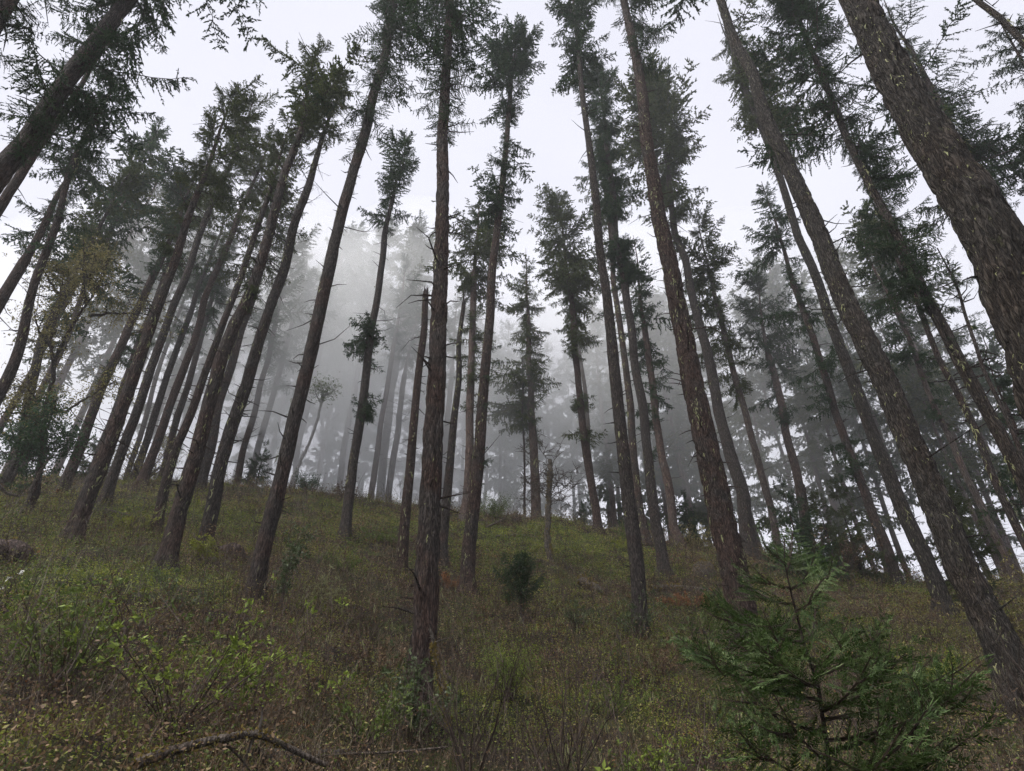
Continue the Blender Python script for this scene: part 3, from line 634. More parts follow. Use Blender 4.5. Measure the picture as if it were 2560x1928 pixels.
# ---------------------------------------------------------------- ground
nph, nr = 900, 420
ph = np.concatenate([np.linspace(-180, -60, 100, endpoint=False), np.linspace(-60, 60, 700, endpoint=False), np.linspace(60, 180, 101)[:-1]])
nph = len(ph); rr = np.concatenate([[.05, .5, 1.0, 1.5], np.geomspace(2, 60, 380), np.geomspace(64, 170, 24)]); nr = len(rr)
PH, RR = np.meshgrid(np.radians(ph), rr, indexing='ij'); X = RR * np.sin(PH); Y = RR * np.cos(PH); Z = height(X, Y)
V = np.stack([X, Y, Z], -1).reshape(-1, 3)
i = np.arange(nph)[:, None]; j = np.arange(nr - 1)[None, :]; i2 = (i + 1) % nph
Q = np.stack([i * nr + j, i * nr + j + 1, i2 * nr + j + 1, i2 * nr + j], -1).reshape(-1, 4)
V = np.vstack([V, [[0, 0, float(height(0.0, 0.01))]]]); T = np.stack([np.arange(nph) * nr, ((np.arange(nph) + 1) % nph) * nr, np.full(nph, len(V) - 1)], 1)
me = mesh_from('ground', V, T, Q, mats=[M['ground']], smooth=True)
gro = bpy.data.objects.new('ground', me); C.objects.link(gro); tag(gro, 'mossy brown forest slope rising to a ridge', None, None, 'structure')

# ---------------------------------------------------------------- ground cover (uncountable)
G0 = np.random.default_rng(42)
PATCH = [(*hit(a, b)[:2], q) for a, b, q in [(330, 1290, 2.2), (150, 1500, 1.6), (280, 1480, 1.3), (420, 1290, 1.5), (930, 1300, 2), (1180, 1340, 1.5), (1500, 1390, 2), (1420, 1350, 1.6), (1240, 1360, 1.5), (2180, 1470, 1.2), (2300, 1640, 1.0), (560, 1300, 1.6), (60, 1330, 1.5), (1560, 1760, .7), (1250, 1850, .6)]]
def scatter(n, rmin=2.2, rmax=37, phm=52, pw=.9):
    r = (G0.random(n) * (rmax ** pw - rmin ** pw) + rmin ** pw) ** (1 / pw); a = np.radians(G0.uniform(-phm, phm, n))
    return r * np.sin(a), r * np.cos(a), r
def keep(x, y, seed, s, lo, hi):
    v = fbm(x / s, y / s, seed, 3)
    if seed in (2, 4):
        for (a, b, sg) in PATCH: v = v + .32 * np.exp(-((x - a) ** 2 + (y - b) ** 2) / (2 * sg * sg))
        v = v - .03
    if seed in (8, 22, 24, 1, 21):
        for (a, b, sg) in PATCH: v = v - .16 * np.exp(-((x - a) ** 2 + (y - b) ** 2) / (2 * sg * sg))
    return G0.random(len(x)) < np.clip((v - lo) / (hi - lo), 0, 1)
def leaves(name, label, n, size, hmax, m, seed, lo, hi, s=2.2, hm=1.2, flat=.6, rmin=2.2, narrow=.5):
    m_ = max(1, n // 16); x, y, r = scatter(m_, rmin); k = keep(x, y, seed, s, lo, hi); x, y, r = x[k], y[k], r[k]
    hs_ = np.repeat(G0.uniform(.15, 1.7, len(x)) ** 1.6, 16); sg_ = np.repeat(G0.uniform(.05, .2, len(x)), 16); x = np.repeat(x, 16) + G0.normal(0, 1, len(x) * 16) * sg_; y = np.repeat(y, 16) + G0.normal(0, 1, len(y) * 16) * sg_
    r = np.hypot(x, y); n = len(x); lump = .6 * hs_ + .2
    z = height(x, y) + G0.random(n) ** hm * hmax * np.clip(lump * 2 - .35, .1, 1.4)
    p = np.stack([x, y, z], 1); sz = size * G0.uniform(.5, 1.4, n) * (.45 + r / 30)
    d = unit(G0.normal(0, 1, (n, 3)) * [1, 1, flat]); q = unit(np.cross(d, G0.normal(0, 1, (n, 3))))
    a = p - d * sz[:, None] * .5; b = p + d * sz[:, None] * .5; wv = q * sz[:, None] * narrow * .5
    mid = p - d * sz[:, None] * .08
    t = np.concatenate([np.stack([a, mid + wv, b], 1), np.stack([a, b, mid - wv], 1)])
    nn = n; V = np.stack([a, mid + wv, b, mid - wv], 1).reshape(-1, 3); Q = np.arange(nn * 4).reshape(-1, 4)
    o = bpy.data.objects.new(name, mesh_from(name, V, None, Q, mats=[m])); C.objects.link(o); tag(o, label, None, None, 'stuff'); return o
leaves('leaf_litter', 'brown fallen leaves and needles over the slope', 260000, .045, .06, M['leaf_brown'], 1, .2, .5, hm=1)
leaves('ground_cover', 'low mid green leaves covering the slope', 330000, .045, .24, M['leaf_mid'], 2, .5, .66)
leaves('moss', 'yellow green moss patches on the slope', 450000, .042, .15, M['leaf_yellow'], 4, .47, .6, s=1.7, hm=1)
leaves('undergrowth', 'dull olive leaves of the undergrowth', 200000, .045, .45, M['leaf_olive'], 6, .4, .65, s=1.6)
leaves('undergrowth', 'brown dry leaves of the undergrowth', 260000, .05, .5, M['leaf_brown'], 8, .36, .56, s=2)
leaves('leaf_litter', 'rust coloured dead fern litter', 40000, .05, .12, M['leaf_rust'], 11, .56, .7, s=2.4)
leaves('ground_cover', 'fresh green leaves in the foreground undergrowth', 120000, .034, .4, M['leaf_bright'], 13, .46, .66, s=1.2)

def stems(name, label, n, h0, h1, wd, m, seed, lo, hi, lean=.3, s=1.8, twigs=2, rmax=37):
    x, y, r = scatter(n, 5.5, rmax); k = keep(x, y, seed, s, lo, hi); x, y, r = x[k], y[k], r[k]; n = len(x)
    p = np.stack([x, y, height(x, y) - .02], 1); h = G0.uniform(h0, h1, n); wv = wd * (1 + r / 14)
    d = np.stack([G0.normal(0, lean, n), G0.normal(0, lean, n), np.ones(n)], 1)
    m1 = p + d * h[:, None] * .55; tip = m1 + (d + G0.normal(0, .35, (n, 3))) * h[:, None] * .45
    a = G0.uniform(0, np.pi, n); sv = np.stack([np.cos(a), .4 * np.sin(a), 0 * a], 1); sv = unit(sv) * wv[:, None]
    out = [np.stack([p - sv, p + sv, m1], 1), np.stack([m1 - sv * .6, m1 + sv * .6, tip], 1), np.stack([p, m1 - sv * .6, m1 + sv * .6], 1)]
    for k in range(twigs):
        f = G0.uniform(.2, .95, n)[:, None]; b = p + (m1 - p) * np.clip(f * 2, 0, 1) + (tip - m1) * np.clip(f * 2 - 1, 0, 1)
        e = b + (np.array([0, 0, .6]) + G0.normal(0, .6, (n, 3))) * h[:, None] * .3
        out.append(np.stack([b - sv * .5, b + sv * .5, e], 1))
    t = np.concatenate(out); o = bpy.data.objects.new(name, mesh_from(name, t.reshape(-1, 3), np.arange(len(t) * 3).reshape(-1, 3), mats=[m])); C.objects.link(o)
    tag(o, label, None, None, 'stuff'); return o
stems('dry_grass', 'pale dry stems and grasses', 30000, .1, .45, .0025, M['stem_pale'], 21, .35, .6)
M['twig_brown'] = needle_mat('twig_brown', (.02, .015, .011), (.07, .05, .036), (.22, .175, .125), 1.5)
stems('undergrowth', 'dark brown thin twigs of leafless undergrowth', 36000, .15, .6, .0022, M['twig_brown'], 22, .3, .55, lean=.4, twigs=4)
stems('undergrowth', 'tall thin bare shoots rising from the undergrowth', 3500, .6, 1.5, .004, M['twig'], 23, .35, .6, lean=.25, twigs=7)
stems('dry_grass', 'reddish brown dry stems mid slope', 22000, .1, .5, .003, M['leaf_brown'], 24, .35, .55, lean=.35, twigs=3)
# pale lichen wisps hanging on twigs
x, y, r = scatter(2600, 7.5, 34); n = len(x); p = np.stack([x, y, height(x, y) + G0.uniform(.15, .9, n)], 1); l = G0.uniform(.05, .24, n) * G0.choice([.5, .7, 1], n)
out = []
for k in range(4):
    s = np.stack([G0.normal(0, 1, n), G0.normal(0, .4, n), 0 * x], 1); s = unit(s) * (l * .02)[:, None]; q = p + G0.normal(0, .012, (n, 3)); e = q + np.stack([G0.normal(0, .03, n), G0.normal(0, .03, n), -l * G0.uniform(.5, 1, n)], 1)
    md = (q + e) / 2 + G0.normal(0, .008, (n, 3)); out += [np.stack([q, md + s, md - s], 1), np.stack([md + s, e, md - s], 1)]
t = np.concatenate(out); o = bpy.data.objects.new('moss', mesh_from('moss', t.reshape(-1, 3), np.arange(len(t) * 3).reshape(-1, 3), mats=[M['lichen']])); C.objects.link(o)
tag(o, 'pale lichen wisps hanging on the undergrowth twigs', None, None, 'stuff')

# ---------------------------------------------------------------- shrubs, saplings, logs
def wpt(px, py, r):                             # world point through a pixel at horizontal distance r
    hx, hy, t = ray(px, py); return np.array([hx * r, hy * r, r * t])
def leaf_tris(g, pos, size, m=0, narrow=.45, up=.3):
    n = len(pos); sz = size * g.uniform(.6, 1.3, n)[:, None]; d = unit(g.normal(0, 1, (n, 3)) + [0, 0, up]); q = unit(np.cross(d, g.normal(0, 1, (n, 3))))
    e = pos + d * sz; mid = pos + d * sz * .45; wv = q * sz * narrow * .5
    return np.concatenate([np.stack([pos, mid + wv, e], 1), np.stack([pos, e, mid - wv], 1)])
def shrub(label, px, py, h, spread, nst, leafm, nleaf, size, seed, r=None, stemm='twig', rad=.008, name='shrub', lean=0, clusters=True, narrow=.45, vary=.25, group=None, twig=3):
    g = np.random.default_rng(500 + seed)
    if r is None: bx, by, r = hit(px, py)
    else:
        hx, hy, t = ray(px, py); bx, by = hx * r, hy * r
    base = np.array([bx, by, float(height(bx, by))]); e = empty(name, base, label, 'shrub', group)
    G = Geo(); tips = []
    for k in range(nst):
        a = g.uniform(0, 6.283); s = g.uniform(.1, 1) ** .7 * spread; hh = h * g.uniform(1 - vary * 2, 1) * (1 - .25 * (s / spread) ** 2)
        d = np.array([math.cos(a) * s + lean * h, math.sin(a) * s, hh]); b0 = base + np.array([math.cos(a), math.sin(a), 0]) * .05 * g.random() + [0, 0, -.03]
        ts = np.linspace(0, 1, 7); P = b0 + ts[:, None] * d * np.stack([ts ** .35, ts ** .35, 1 + 0 * ts], 1)[:, :] + np.cumsum(g.normal(0, .012 * h, (7, 3)), 0) * np.array([1, 1, .3])
        G.tube(P, rad * (1.1 - ts) * g.uniform(.7, 1.2), 4); tips.append(P[2:])
        for q in range(twig):
            i = g.integers(2, 6); dd = unit(unit(P[i] - P[i - 1]) + g.normal(0, .5, 3)) * h * g.uniform(.12, .3); tw = np.array([P[i], P[i] + dd * .5, P[i] + dd + [0, 0, .02]])
            G.tube(tw, [rad * .4, rad * .3, rad * .15], 3); tips.append(tw[1:])
    G.build('stem', [M[stemm]], e, base)
    if nleaf:
        pts = np.concatenate(tips); G = Geo()
        if clusters:
            c = pts[g.integers(0, len(pts), nleaf // 5 + 1)] + g.normal(0, .03 * h, (nleaf // 5 + 1, 3)); pos = np.repeat(c, 5, 0) + g.normal(0, size * .15, (5 * len(c), 3))
        else: pos = pts[g.integers(0, len(pts), nleaf)] + g.normal(0, .07 * h, (nleaf, 3))
        G.tris(leaf_tris(g, pos, size, narrow=narrow)); G.build('foliage', [M[leafm]], e, base, smooth=False)
    return e
shrub('bright green whorl leaved shrub in the lower left foreground', 430, 1850, 1.35, 1.4, 26, 'leaf_bright', 1100, .05, 1)
shrub('bright green low shrub around the mossy arched branch at bottom left', 590, 1960, .8, .8, 14, 'leaf_bright', 800, .05, 2, r=7.2)
shrub('dark leafy shrub filling the left bottom corner', 90, 1900, 1.2, 1.1, 30, 'leaf_mid', 2600, .05, 3, r=8)
shrub('fresh green bush at the left edge above the corner shrub', 110, 1720, .7, 1.2, 22, 'leaf_bright', 900, .035, 4)
shrub('tall narrow leafy sapling right of the reddish leaning trunk foot', 700, 1530, 1.9, .35, 7, 'leaf_glossy', 1100, .07, 5, vary=.15)
shrub('whitish lichen covered low shrub right of the narrow leafy sapling', 790, 1520, .8, .6, 16, 'lichen', 900, .06, 6, stemm='stem_pale', narrow=.25)
shrub('glossy dark leaved shrub at the foot of the central trunk', 1030, 1850, 1.1, .6, 16, 'leaf_glossy', 1100, .07, 7, r=8.6)
shrub('lime green feathery bush in the middle foreground', 1270, 1760, 1.0, .5, 40, 'leaf_bright', 5000, .028, 8, clusters=False)
shrub('bare dark stemmed shrub between central trunk and lime green bush', 1180, 1850, 2.0, .8, 9, 'leaf_mid', 160, .03, 9, rad=.011, twig=6, r=7.6)
shrub('bare twiggy shrub right of the lime green bush', 1400, 1900, 2.1, .9, 10, 'leaf_mid', 200, .03, 10, rad=.010, twig=6, r=7.2)
shrub('bluish glossy shrub left of the big knotty trunk foot', 1590, 1600, 1.3, .9, 18, 'leaf_glossy', 1700, .06, 11)
shrub('yellow green bush on the ridge near the thick misty fir', 1240, 1300, 1.4, 1.2, 30, 'leaf_mid', 4000, .06, 12, clusters=False)
shrub('wide multi stemmed shrub on the ridge left of the pale lichen trunk', 350, 1218, 3.0, 2.2, 34, 'leaf_olive', 2200, .08, 13, rad=.022, r=31)
shrub('brown twiggy thicket on the ridge behind the cedar sapling', 2090, 1420, 2.3, 2.2, 50, 'leaf_brown', 2500, .07, 14, rad=.012, r=28)
shrub('olive leaved bush right of the scaly foreground trunk', 2540, 1480, 2.2, 1.3, 30, 'leaf_olive', 2400, .06, 15, rad=.01, r=16)
shrub('tangled bare shrub left of the scaly foreground trunk', 2300, 1500, 1.3, 1.2, 24, 'leaf_olive', 900, .05, 16, rad=.008, r=19)
shrub('small green shrub in the bottom centre with large bright leaves', 1460, 1990, .8, .5, 9, 'leaf_bright', 120, .11, 17, r=6.4)
shrub('low green shrub at the bottom edge left of centre trunk', 900, 1930, .7, .8, 18, 'leaf_mid', 1200, .045, 18, r=7.6)
shrub('yellow leaved low shrub right of the cedar sapling', 2330, 1750, .8, .9, 24, 'leaf_yellow', 2600, .045, 19)
shrub('white flowering sprig at the left frame edge', 10, 1490, .5, .25, 6, 'petal', 22, .045, 20)
shrub('brown leafless bush in the left foreground above the corner shrubs', 300, 1640, 1.0, .8, 26, 'leaf_brown', 700, .04, 21)
shrub('brown leafless bush mid slope left of the central trunk', 930, 1600, 1.1, .9, 26, 'leaf_brown', 900, .04, 22)
shrub('dead thin stemmed bush below the small dark sapling', 1330, 1620, 1.0, .8, 22, 'leaf_brown', 500, .04, 23)
shrub('green bush under the big knotty trunk and cedar sapling', 1700, 1900, 1.0, .9, 24, 'leaf_mid', 2200, .045, 24, r=6.6)
shrub('leafy brown bush on the ridge left of the misty trunk trio', 860, 1255, 1.3, 1.0, 26, 'leaf_brown', 900, .07, 25, r=31)
shrub('small dark evergreen shrub on the ridge right of the white birch', 765, 1230, 1.3, .9, 26, 'needles', 3200, .1, 26, r=33, narrow=.25, clusters=False)
shrub('fresh green shrub on the ridge right of the tiered tuft fir', 1590, 1370, 1.2, 1.1, 24, 'leaf_mid', 2600, .07, 27, r=31)
shrub('leafy thicket on the ridge between dark straight and knotty trunks', 1745, 1385, 1.5, 1.2, 26, 'leaf_olive', 2000, .07, 28, r=31)

for i, (lb, px, py, h, sp_, lm, nl, sz) in enumerate([
    ('mossy fern clump right of the tufted dark trunk foot', 500, 1400, .5, .7, 'leaf_yellow', 1600, .06), ('rust brown dead fern clump left of the flat crowned tree foot', 1130, 1475, .45, .8, 'leaf_rust', 1800, .07),
    ('rusty dead bracken patch left of the big knotty trunk foot', 1730, 1520, .45, 1.1, 'leaf_rust', 2400, .07), ('dark evergreen bush right of the small dark sapling', 1440, 1570, .7, .8, 'leaf_glossy', 1500, .05),
    ('dark low thicket between reddish leaning trunk and left dead snag', 860, 1430, .5, .9, 'leaf_mid', 1800, .05), ('brown dead bush above the glossy shrub at the central trunk', 940, 1700, .7, .7, 'leaf_brown', 1100, .05),
    ('pale green clump behind the feet of the two snags', 960, 1360, .6, 1.1, 'leaf_mid', 2200, .06), ('brown brush on the slope left of the cedar sapling', 1650, 1700, .8, .9, 'leaf_brown', 1200, .05),
    ('yellow moss hummock on the ridge right of the tiered tuft fir', 1560, 1375, .4, 1.2, 'leaf_yellow', 2400, .06), ('brown brush patch right of the cedar sapling top', 2200, 1560, .7, 1.0, 'leaf_brown', 1300, .05),
    ('green mossy hummock between twin leaning trunks and tufted trunk', 320, 1330, .45, 1.2, 'leaf_yellow', 2600, .06), ('dark bramble patch on the slope below the tufted dark trunk', 450, 1530, .6, 1.0, 'leaf_glossy', 1500, .045),
    ('reddish bare bramble left of the whitish lichen shrub', 560, 1640, .9, 1.0, 'leaf_brown', 500, .04), ('low green bush at the bottom right of the lime green bush', 1530, 1800, .6, .8, 'leaf_mid', 1700, .04),
    ('small bright sprig cluster at the bottom edge right of centre', 1620, 1910, .6, .6, 'leaf_bright', 500, .05), ('brown bush under the slim straight lichen trunk', 2270, 1420, 1.0, 1.0, 'leaf_brown', 1300, .06)]):
    shrub(lb, px, py, h, sp_, 22, lm, nl, sz, 60 + i, r=8 if py > 1850 else None, narrow=.4, rad=.006)

def branching(label, trunk, limbs, r, rad, leafm, nleaf, size, seed, name='leafy_tree', barkm='bark', spread=.5, twigs=5, cat='tree', lr=.55):
    g = np.random.default_rng(900 + seed); P0 = [wpt(a, b, r) for a, b in trunk]; gz = float(height(P0[0][0], P0[0][1])); P0[0][2] = gz - .15
    base = np.array([P0[0][0], P0[0][1], gz]); e = empty(name, base, label, cat); G = Geo()
    def curve(P, r0, r1, k=8):
        P = np.array(P); n = 6 * (len(P) - 1) + 1; t = np.linspace(0, len(P) - 1, n); Q = np.stack([np.interp(t, np.arange(len(P)), P[:, q]) for q in range(3)], 1)
        for _ in range(3): Q[1:-1] = (Q[:-2] + 2 * Q[1:-1] + Q[2:]) / 4
        Q[1:-1] += g.normal(0, .02, (n - 2, 3)); G.tube(Q, np.linspace(r0, r1, n), k, 0, .2, seed); return Q
    curve(P0, rad, rad * .6); tips = []
    for L in limbs:
        dy = g.normal(0, .4); P = [wpt(a, b, r + dy * i / len(L)) for i, (a, b) in enumerate(L)]; Q = curve(P, rad * lr, rad * min(.12, lr * .4), 6); tips.append(Q)
        for k in range(twigs):
            i = g.integers(3, len(Q)); d = unit(g.normal(0, 1, 3) + [0, 0, .5]) * spread * g.uniform(.4, 1); T_ = np.array([Q[i], Q[i] + d * .5 + [0, 0, .02], Q[i] + d]); G.tube(T_, [rad * .14, rad * .1, rad * .05], 4)
            tips += [T_[1:], T_[1:]]
            for _ in range(3):
                T2 = np.array([T_[1], T_[1] + unit(g.normal(0, 1, 3)) * spread * .5]); G.tube(T2, [rad * .07, rad * .03], 3); tips.append(T2[1:])
    G.build('trunk', [M[barkm]], e, base)
    if nleaf:
        pts = np.concatenate(tips); c = pts[g.integers(0, len(pts), nleaf // 4)] + g.normal(0, spread * .22, (nleaf // 4, 3)); pos = np.repeat(c, 4, 0) + g.normal(0, size * .5, (len(c) * 4, 3))
        G = Geo(); G.tris(leaf_tris(g, pos, size, up=0)); G.build('crown', [M[leafm]], e, base, smooth=False)
    return e
branching('branching leafy tree with curved mossy limbs at the left', [(105, 1222), (109, 1133), (111, 1040), (126, 978), (134, 910)],
          [[(134, 910), (124, 860), (140, 797), (155, 713), (158, 680)], [(134, 910), (150, 868), (189, 797), (231, 742), (262, 675), (275, 610)], [(126, 985), (143, 1037), (202, 1007), (252, 973), (290, 950)],
           [(134, 1037), (110, 1005), (84, 995), (60, 960)], [(128, 870), (100, 830), (85, 790)], [(215, 760), (205, 700), (212, 640), (208, 600)], [(225, 790), (265, 783), (330, 784), (375, 787)], [(111, 1060), (60, 1030), (0, 1035)],
           [(150, 740), (120, 700), (100, 650)], [(240, 730), (220, 690), (240, 640)]],
          23, .11, 'leaf_olive', 12000, .09, 1, spread=1.0, twigs=14)
branching('dark young evergreen bush beneath the branching leafy tree', [(95, 1250), (97, 1184), (105, 1130), (110, 1080)],
          [[(105, 1150), (70, 1110), (40, 1090)], [(105, 1140), (140, 1100), (170, 1085)], [(105, 1120), (95, 1070), (90, 1030)], [(105, 1160), (60, 1140), (20, 1130)], [(105, 1150), (150, 1135), (190, 1120)], [(108, 1100), (125, 1050), (130, 1010)]],
          22, .05, 'needles', 4200, .1, 2, name='young_fir', spread=.8, twigs=14)
branching('slanting thin bare pole left of the young evergreen bush', [(55, 1280), (75, 1225), (97, 1184), (120, 1150)], [[(97, 1184), (110, 1165), (125, 1140)]], 21.5, .05, 'leaf_olive', 0, .1, 3, name='dead_pole', barkm='deadwood', twigs=2)
branching('slender white birch leaning right in the mist', [(720, 1222), (748, 1158), (777, 1100), (803, 1016), (808, 980)],
          [[(803, 1016), (808, 985), (800, 950)], [(803, 1010), (820, 975), (830, 945)], [(803, 1010), (790, 985), (785, 960)], [(806, 990), (822, 985), (838, 975)]], 34, .1, 'leaf_mid', 1100, .1, 4, name='birch_tree', barkm='bark_pale', spread=.9, twigs=8)
# mossy dead little tree with radiating bare twigs
g = np.random.default_rng(3); lim = []
for k in range(22):
    a = R(g.uniform(-35, 215)); L = g.uniform(45, 105); y0 = g.uniform(1150, 1290)
    lim.append([(1374, y0), (1374 + math.cos(a) * L * .5, y0 - abs(math.sin(a)) * L * .4 - 8), (1374 + math.cos(a) * L, y0 - math.sin(a) * L - 6)])
branching('small mossy dead tree with fine bare radiating twigs below the ridge', [(1378, 1400), (1367, 1339), (1372, 1238), (1376, 1170), (1375, 1150)], lim, 24, .13, 'moss', 0, .03, 5, name='dead_tree', barkm='deadwood', spread=.7, twigs=5, lr=.13)
mo = [o for o in bpy.data.objects if o.get('label', '').startswith('small mossy dead tree')][0]
P = np.array([wpt(a, b, 24) for a, b in [(1378, 1395), (1368, 1339), (1372, 1238), (1376, 1175)]]); g = np.random.default_rng(4); t = g.uniform(0, 3, 2600)
pp = np.stack([np.interp(t, range(4), P[:, q]) for q in range(3)], 1) + unit(g.normal(0, 1, (2600, 3))) * .11
G = Geo(); G.tris(leaf_tris(g, pp, .06)); tag(G.build('moss_sleeve', [M['moss']], mo, mo.location, smooth=False), kind='stuff')

def conifer_sapling(label, px, py, h, rad, n, seed, r=None, leaf='needles', lod=0, name='young_fir', z0=.1, dens=None, el0=-5, el1=55, fan=False):
    g = np.random.default_rng(700 + seed)
    if r is None: bx, by, r = hit(px, py)
    else: hx, hy, t = ray(px, py); bx, by = hx * r, hy * r
    base = np.array([bx, by, float(height(bx, by))]); e = empty(name, base, label, 'sapling'); G = Geo()
    G.tube(base + np.array([[0, 0, -.1], [.02, 0, h * .4], [0, .02, h * .8], [0, 0, h]]), [.03 * h ** .5, .02 * h ** .5, .01, .004], 7); G.build('trunk', [M['bark']], e, base)
    z = g.uniform(z0 * h, h, n); rel = (z / h - z0) / (1 - z0); az = g.uniform(0, 6.283, n)
    L = rad * (1 - rel * .75) * g.uniform(.6, 1.15, n); el = R(el0) + rel * R(el1 - el0) + g.normal(0, .2, n)
    if fan: L = rad * (.35 + .9 * np.sin(np.pi * np.clip(rel, 0, 1) ** .8) ** .7) * g.uniform(.6, 1.1, n)
    pos = base + np.stack([0 * z, 0 * z, z], 1); T, m = place(TPL[lod], pos, az, el, L, g); G = Geo(); G.tris(T, m); G.build('crown', [M[leaf], M['twig']], e, base, smooth=False)
    return e
conifer_sapling('small dark bushy sapling in the middle of the slope', 1302, 1548, 1.45, .75, 34, 1, z0=.12, el0=25, el1=75, fan=True)
for i, (a, b, h, rd, r_, lb) in enumerate([(2000, 1385, 4.2, 1.5, 27, 'dense dark young fir on the ridge left of the splintered trunk'), (2085, 1400, 3.6, 1.5, 29, 'dense young fir on the ridge right of the splintered trunk'),
        (1560, 1330, 2.6, .9, 36, 'young fir on the ridge behind the dark straight trunk'), (1460, 1310, 2.4, .9, 37, 'little fir on the ridge left of the tiered tuft fir'),
        (2150, 1420, 4.5, 1.6, 30, 'young fir on the ridge under the drooping bough conifer'), (1730, 1375, 3.0, 1.0, 34, 'young fir on the ridge left of the big knotty trunk'),
        (20, 1190, 3.5, 1.6, 27, 'bushy young fir at the left edge of the ridge'), (230, 1195, 3.0, 1.3, 33, 'young fir on the ridge behind the twin leaning trunks'),
        (1190, 1275, 3.2, 1.2, 39, 'young misty fir on the ridge behind the flat crowned tree'), (1240, 1270, 5.5, 1.9, 44, 'broad misty young fir on the ridge left of the pole thin trunk'),
        (2450, 1440, 4.0, 1.6, 26, 'young fir behind the upper side of the scaly foreground trunk'), (640, 1210, 3.4, 1.3, 36, 'young fir on the ridge left of the white birch')]):
    conifer_sapling(lb, a, b, h, rd, 55, 10 + i, r=r_, lod=1, leaf='needles_olive' if i % 3 == 1 else 'needles', z0=.05)

# cedar sapling, lower right foreground
def frond_tpl(seed):
    g = np.random.default_rng(seed); out = []; wd = []; L = 1.0
    def blade(p, d, l, w_, nrm):
        s = unit(np.cross(d, nrm)); m_ = p + d * l * .4; out.append([p, m_ + s * w_ * .5, m_ - s * w_ * .5]); out.append([m_ + s * w_ * .5, p + d * l, m_ - s * w_ * .5])
    u = .08
    while u < 1:
        for sd in (-1, 1):
            l2 = (.34 * (1 - u) ** .75 + .05) * g.uniform(.7, 1.15); a = R(g.uniform(25, 42)); nrm = unit([g.normal(0, .5), g.normal(0, .5), 1])
            p0 = np.array([u, 0, -.06 * u + .2 * u * u]); d2 = unit([math.cos(a), sd * math.sin(a), g.uniform(-.15, .3)]); wd.append([p0 + [0, .002, 0], p0 - [0, .002, 0], p0 + d2 * l2])
            v = .015
            while v < l2:
                pp = p0 + d2 * v
                for s3 in (-1, 1):
                    a3 = R(g.uniform(18, 34)) * s3; lat = unit(np.cross(nrm, d2)); d3 = unit(d2 * math.cos(a3) + lat * math.sin(a3) + g.normal(0, .08, 3)); l3 = .052 * g.uniform(.6, 1.2) * (1.1 - .5 * v / l2)
                    blade(pp, d3, l3, .0095, nrm)
                v += .024
            blade(p0 + d2 * l2, d2, .05, .01, nrm)
        u += .075
    out = np.array(out); k = np.linspace(0, 1, 9); P = np.stack([k, 0 * k, -.06 * k + .2 * k * k], 1)
    for i in range(8):
        r0 = .012 * (1 - k[i] * .8)
        for dv in ([0, 1, 0], [0, 0, 1]):
            dv = np.array(dv) * r0; wd.append([P[i] - dv, P[i] + dv, P[i + 1]]); wd.append([P[i] + dv, P[i + 1] + dv * .8, P[i + 1] - dv * .8])
    wd = np.array(wd); return np.concatenate([out, wd]) * 2.2, np.concatenate([np.zeros(len(out), np.int32), np.ones(len(wd), np.int32)])
FT = [frond_tpl(s) for s in range(5)]
g = np.random.default_rng(8); rs = 4.4
stem = [(2090, 2150), (2066, 1852), (2054, 1779), (2046, 1718), (2026, 1657), (2009, 1608), (1993, 1540), (1975, 1470), (1962, 1410), (1960, 1340)]
P = np.array([wpt(a, b, rs) for a, b in stem]); gz = float(height(P[0][0], P[0][1])); P = np.vstack([[P[0][0], P[0][1], gz - .1], P[P[:, 2] > gz + .05]])
ce = empty('cedar_sapling', (P[0][0], P[0][1], gz), 'feathery green cedar sapling in the right foreground', 'sapling')
G = Geo(); G.tube(P, np.interp(P[:, 2], [gz, P[-1, 2]], [.024, .003]), 8, 0, .2, 3); 
br = [((1962, 1410), (1925, 1375), -.1), ((1965, 1430), (1990, 1372), .1), ((1975, 1470), (1880, 1455), -.1), ((1975, 1475), (2060, 1420), .1), ((1985, 1510), (1870, 1500), .1), ((1990, 1530), (2110, 1455), -.1),
      ((1993, 1540), (1900, 1600), -.3), ((2000, 1580), (1785, 1535), .0), ((2009, 1608), (1790, 1565), -.15), ((2009, 1608), (2060, 1560), .3), ((2020, 1640), (1880, 1660), -.35),
      ((2040, 1690), (2240, 1620), .1), ((2046, 1718), (1720, 1665), -.1), ((2030, 1670), (2120, 1625), -.25), ((2054, 1779), (2290, 1690), -.2), ((2056, 1800), (2430, 1735), .1),
      ((2060, 1830), (1880, 1790), -.4), ((2070, 1880), (2460, 1770), -.1), ((2075, 1950), (2350, 1880), -.4), ((2075, 1960), (1900, 1930), -.5),
      ((2080, 2000), (2480, 1900), -.2), ((2052, 1770), (2170, 1745), -.5), ((2066, 1852), (2400, 1800), -.25), ((2078, 1990), (2250, 1930), -.6), ((2070, 1900), (1960, 1840), -.5), ((2050, 1750), (1740, 1700), -.25), ((2044, 1715), (1960, 1700), -.6)]
Ts = []; Ms = []
